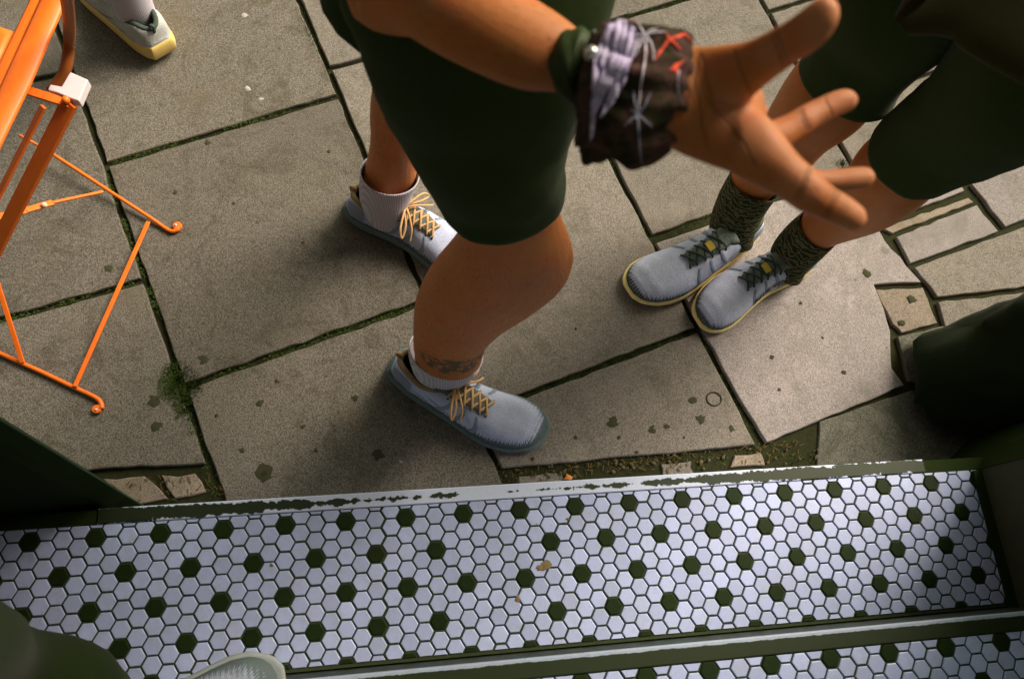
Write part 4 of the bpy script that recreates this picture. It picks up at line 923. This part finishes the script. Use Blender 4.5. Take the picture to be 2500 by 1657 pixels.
# ------------------------------------------------------------------ orange folding chair
ch = empty('folding_chair', (-.1, .5, G)); tag(ch, 'orange painted metal folding chair with flat slats and a white plastic cap', 'chair')
def cp(name, f, m=ORANGE, smooth=False, bev=.0008):
    bm = bmesh.new(); f(bm); o = mesh(name, bm, m, smooth=smooth); keep(o, ch)
    if bev and not smooth: b = o.modifiers.new('b', 'BEVEL'); b.width = bev; b.segments = 2
    return o
zs = .33
camdir = lambda p: (CAM - V(p)).normalized()
def band(bm, pts, wd, th, up=None):       # flat bar following points
    for a, b in zip(pts, pts[1:]): bar(bm, a, b, wd, th, up or (0, 0, 1))
# seat slats (wide rounded slats seen from above)
def slat(L, R, z, crown=.006):
    bm = bmesh.new(); rows = []
    for (l, r) in zip(L, R):
        a, b = P(*l, z), P(*r, z); rows.append([bm.verts.new(a.lerp(b, k / 8) + V((0, 0, crown * (1 - (k / 4 - 1) ** 2)))) for k in range(9)])
    grid_faces(bm, rows, False); o = mesh('slat', bm, ORANGE, smooth=True); keep(o, ch); q = o.modifiers.new('t', 'SOLIDIFY'); q.thickness = .004
slat([(118, -60), (92, 0), (18, 160), (-60, 330), (-140, 500)], [(185, -60), (156, 0), (74, 193), (0, 345), (-85, 510)], zs + .02)
slat([(94, -60), (68, 0), (30, 80), (-70, 290), (-160, 470)], [(136, -60), (110, 0), (60, 105), (-40, 300), (-120, 480)], zs + .012, .003)
slat([(-140, 20), (-160, 150), (-180, 300)], [(0, 63), (30, 73), (-55, 260)], zs + .008, .002)
cp('back_upright', lambda bm: tube(bm, [P(150, -30, .50), P(158, 30, .40), P(160, 95, .30), P(150, 165, .26), P(118, 212, .24)], .0085, 10, 5, 1.0), plain('orange_shade', (.30, .085, .015), .5), True)  # upright lies in shade; the shade is put into a darker orange
cp('bracket', lambda bm: bar(bm, P(48, 205, zs - .02), P(160, 240, zs - .03), .0135, .005))
cp('front_leg', lambda bm: bar(bm, P(162, 236, zs - .03), P(-70, 690, .02), .0235, .008, (.2, 0, 1)))
cp('rivet', lambda bm: bmesh.ops.create_uvsphere(bm, u_segments=12, v_segments=8, radius=.006, matrix=Matrix.Translation(P(152, 232, zs - .023))), ORANGE, True)
# white cap
def capf(bm):
    t = [P(*p, zs - .022) for p in ((162, 166), (203, 184), (182, 234), (146, 220), (132, 214), (110, 208), (116, 195), (142, 200))]
    lo = [bm.verts.new(p + V((0, 0, -.016))) for p in t]; hi = [bm.verts.new(p) for p in t]; grid_faces(bm, [lo, hi]); bm.faces.new(hi); bm.faces.new(lo)
cp('end_cap', capf, CAPM, bev=.0015)
cp('rear_leg', lambda bm: bar(bm, P(100, 246, .20), P(-40, 525, .04), .0095, .006))
cp('seat_rod', lambda bm: tube(bm, [P(44, 312, .10), P(92, 338, .08)], .0022, 8, 1), ORANGE, True)
def runner1(bm):
    tube(bm, [P(115, 352, G + .03), P(250, 440, G + .018), P(350, 505, G + .008), P(388, 531, G + .005), P(402, 534, G + .006), P(414, 528, G + .006)], [.0038, .0038, .0038, .0040, .0042, .0046], 8, 4)
cp('rear_foot_rail', runner1, ORANGE, True)
cp('foot_pad', lambda bm: bmesh.ops.create_cone(bm, segments=16, radius1=.0088, radius2=.0080, depth=.007, cap_ends=True, matrix=Matrix.Translation(P(410, 522, G + .0055))), ORANGE, bev=.001)
cp('foot_rivet', lambda bm: bmesh.ops.create_uvsphere(bm, u_segments=10, v_segments=6, radius=.0026, matrix=Matrix.Translation(P(406, 520, G + .0095))), CAPM, True)
def runner2(bm):
    tube(bm, [P(-160, 740, G + .006), P(0, 816, G + .006), P(100, 861, G + .005), P(165, 892, G + .005), P(215, 915, G + .005), P(232, 928, G + .005), P(236, 944, G + .005)], .0042, 8, 4)
cp('front_foot_rail', runner2, ORANGE, True)
cp('foot_pad', lambda bm: bmesh.ops.create_cone(bm, segments=16, radius1=.0085, radius2=.0078, depth=.007, cap_ends=True, matrix=Matrix.Translation(P(224, 945, G + .0045))), ORANGE, bev=.001)
cp('foot_rivet', lambda bm: bmesh.ops.create_uvsphere(bm, u_segments=10, v_segments=6, radius=.0026, matrix=Matrix.Translation(P(222, 946, G + .0085))), CAPM, True)
cp('cross_bar', lambda bm: bar(bm, P(343, 512, G + .012), P(173, 893, G + .012), .0078, .004))
cp('brace', lambda bm: (bar(bm, P(-60, 515, .02), P(60, 486, -.01), .0135, .004), bar(bm, P(60, 486, -.01), P(122, 468, -.03), .0115, .0042), bar(bm, P(122, 468, -.03), P(238, 443, G + .03), .0052, .004)))
cp('rivet', lambda bm: bmesh.ops.create_uvsphere(bm, u_segments=12, v_segments=8, radius=.0055, matrix=Matrix.Translation(P(102, 474, -.018))), plain('bright_rivet', (.75, .45, .35), .4), True)
cp('brace', lambda bm: bar(bm, P(-20, 610, -.02), P(52, 838, G + .01), .0080, .004))
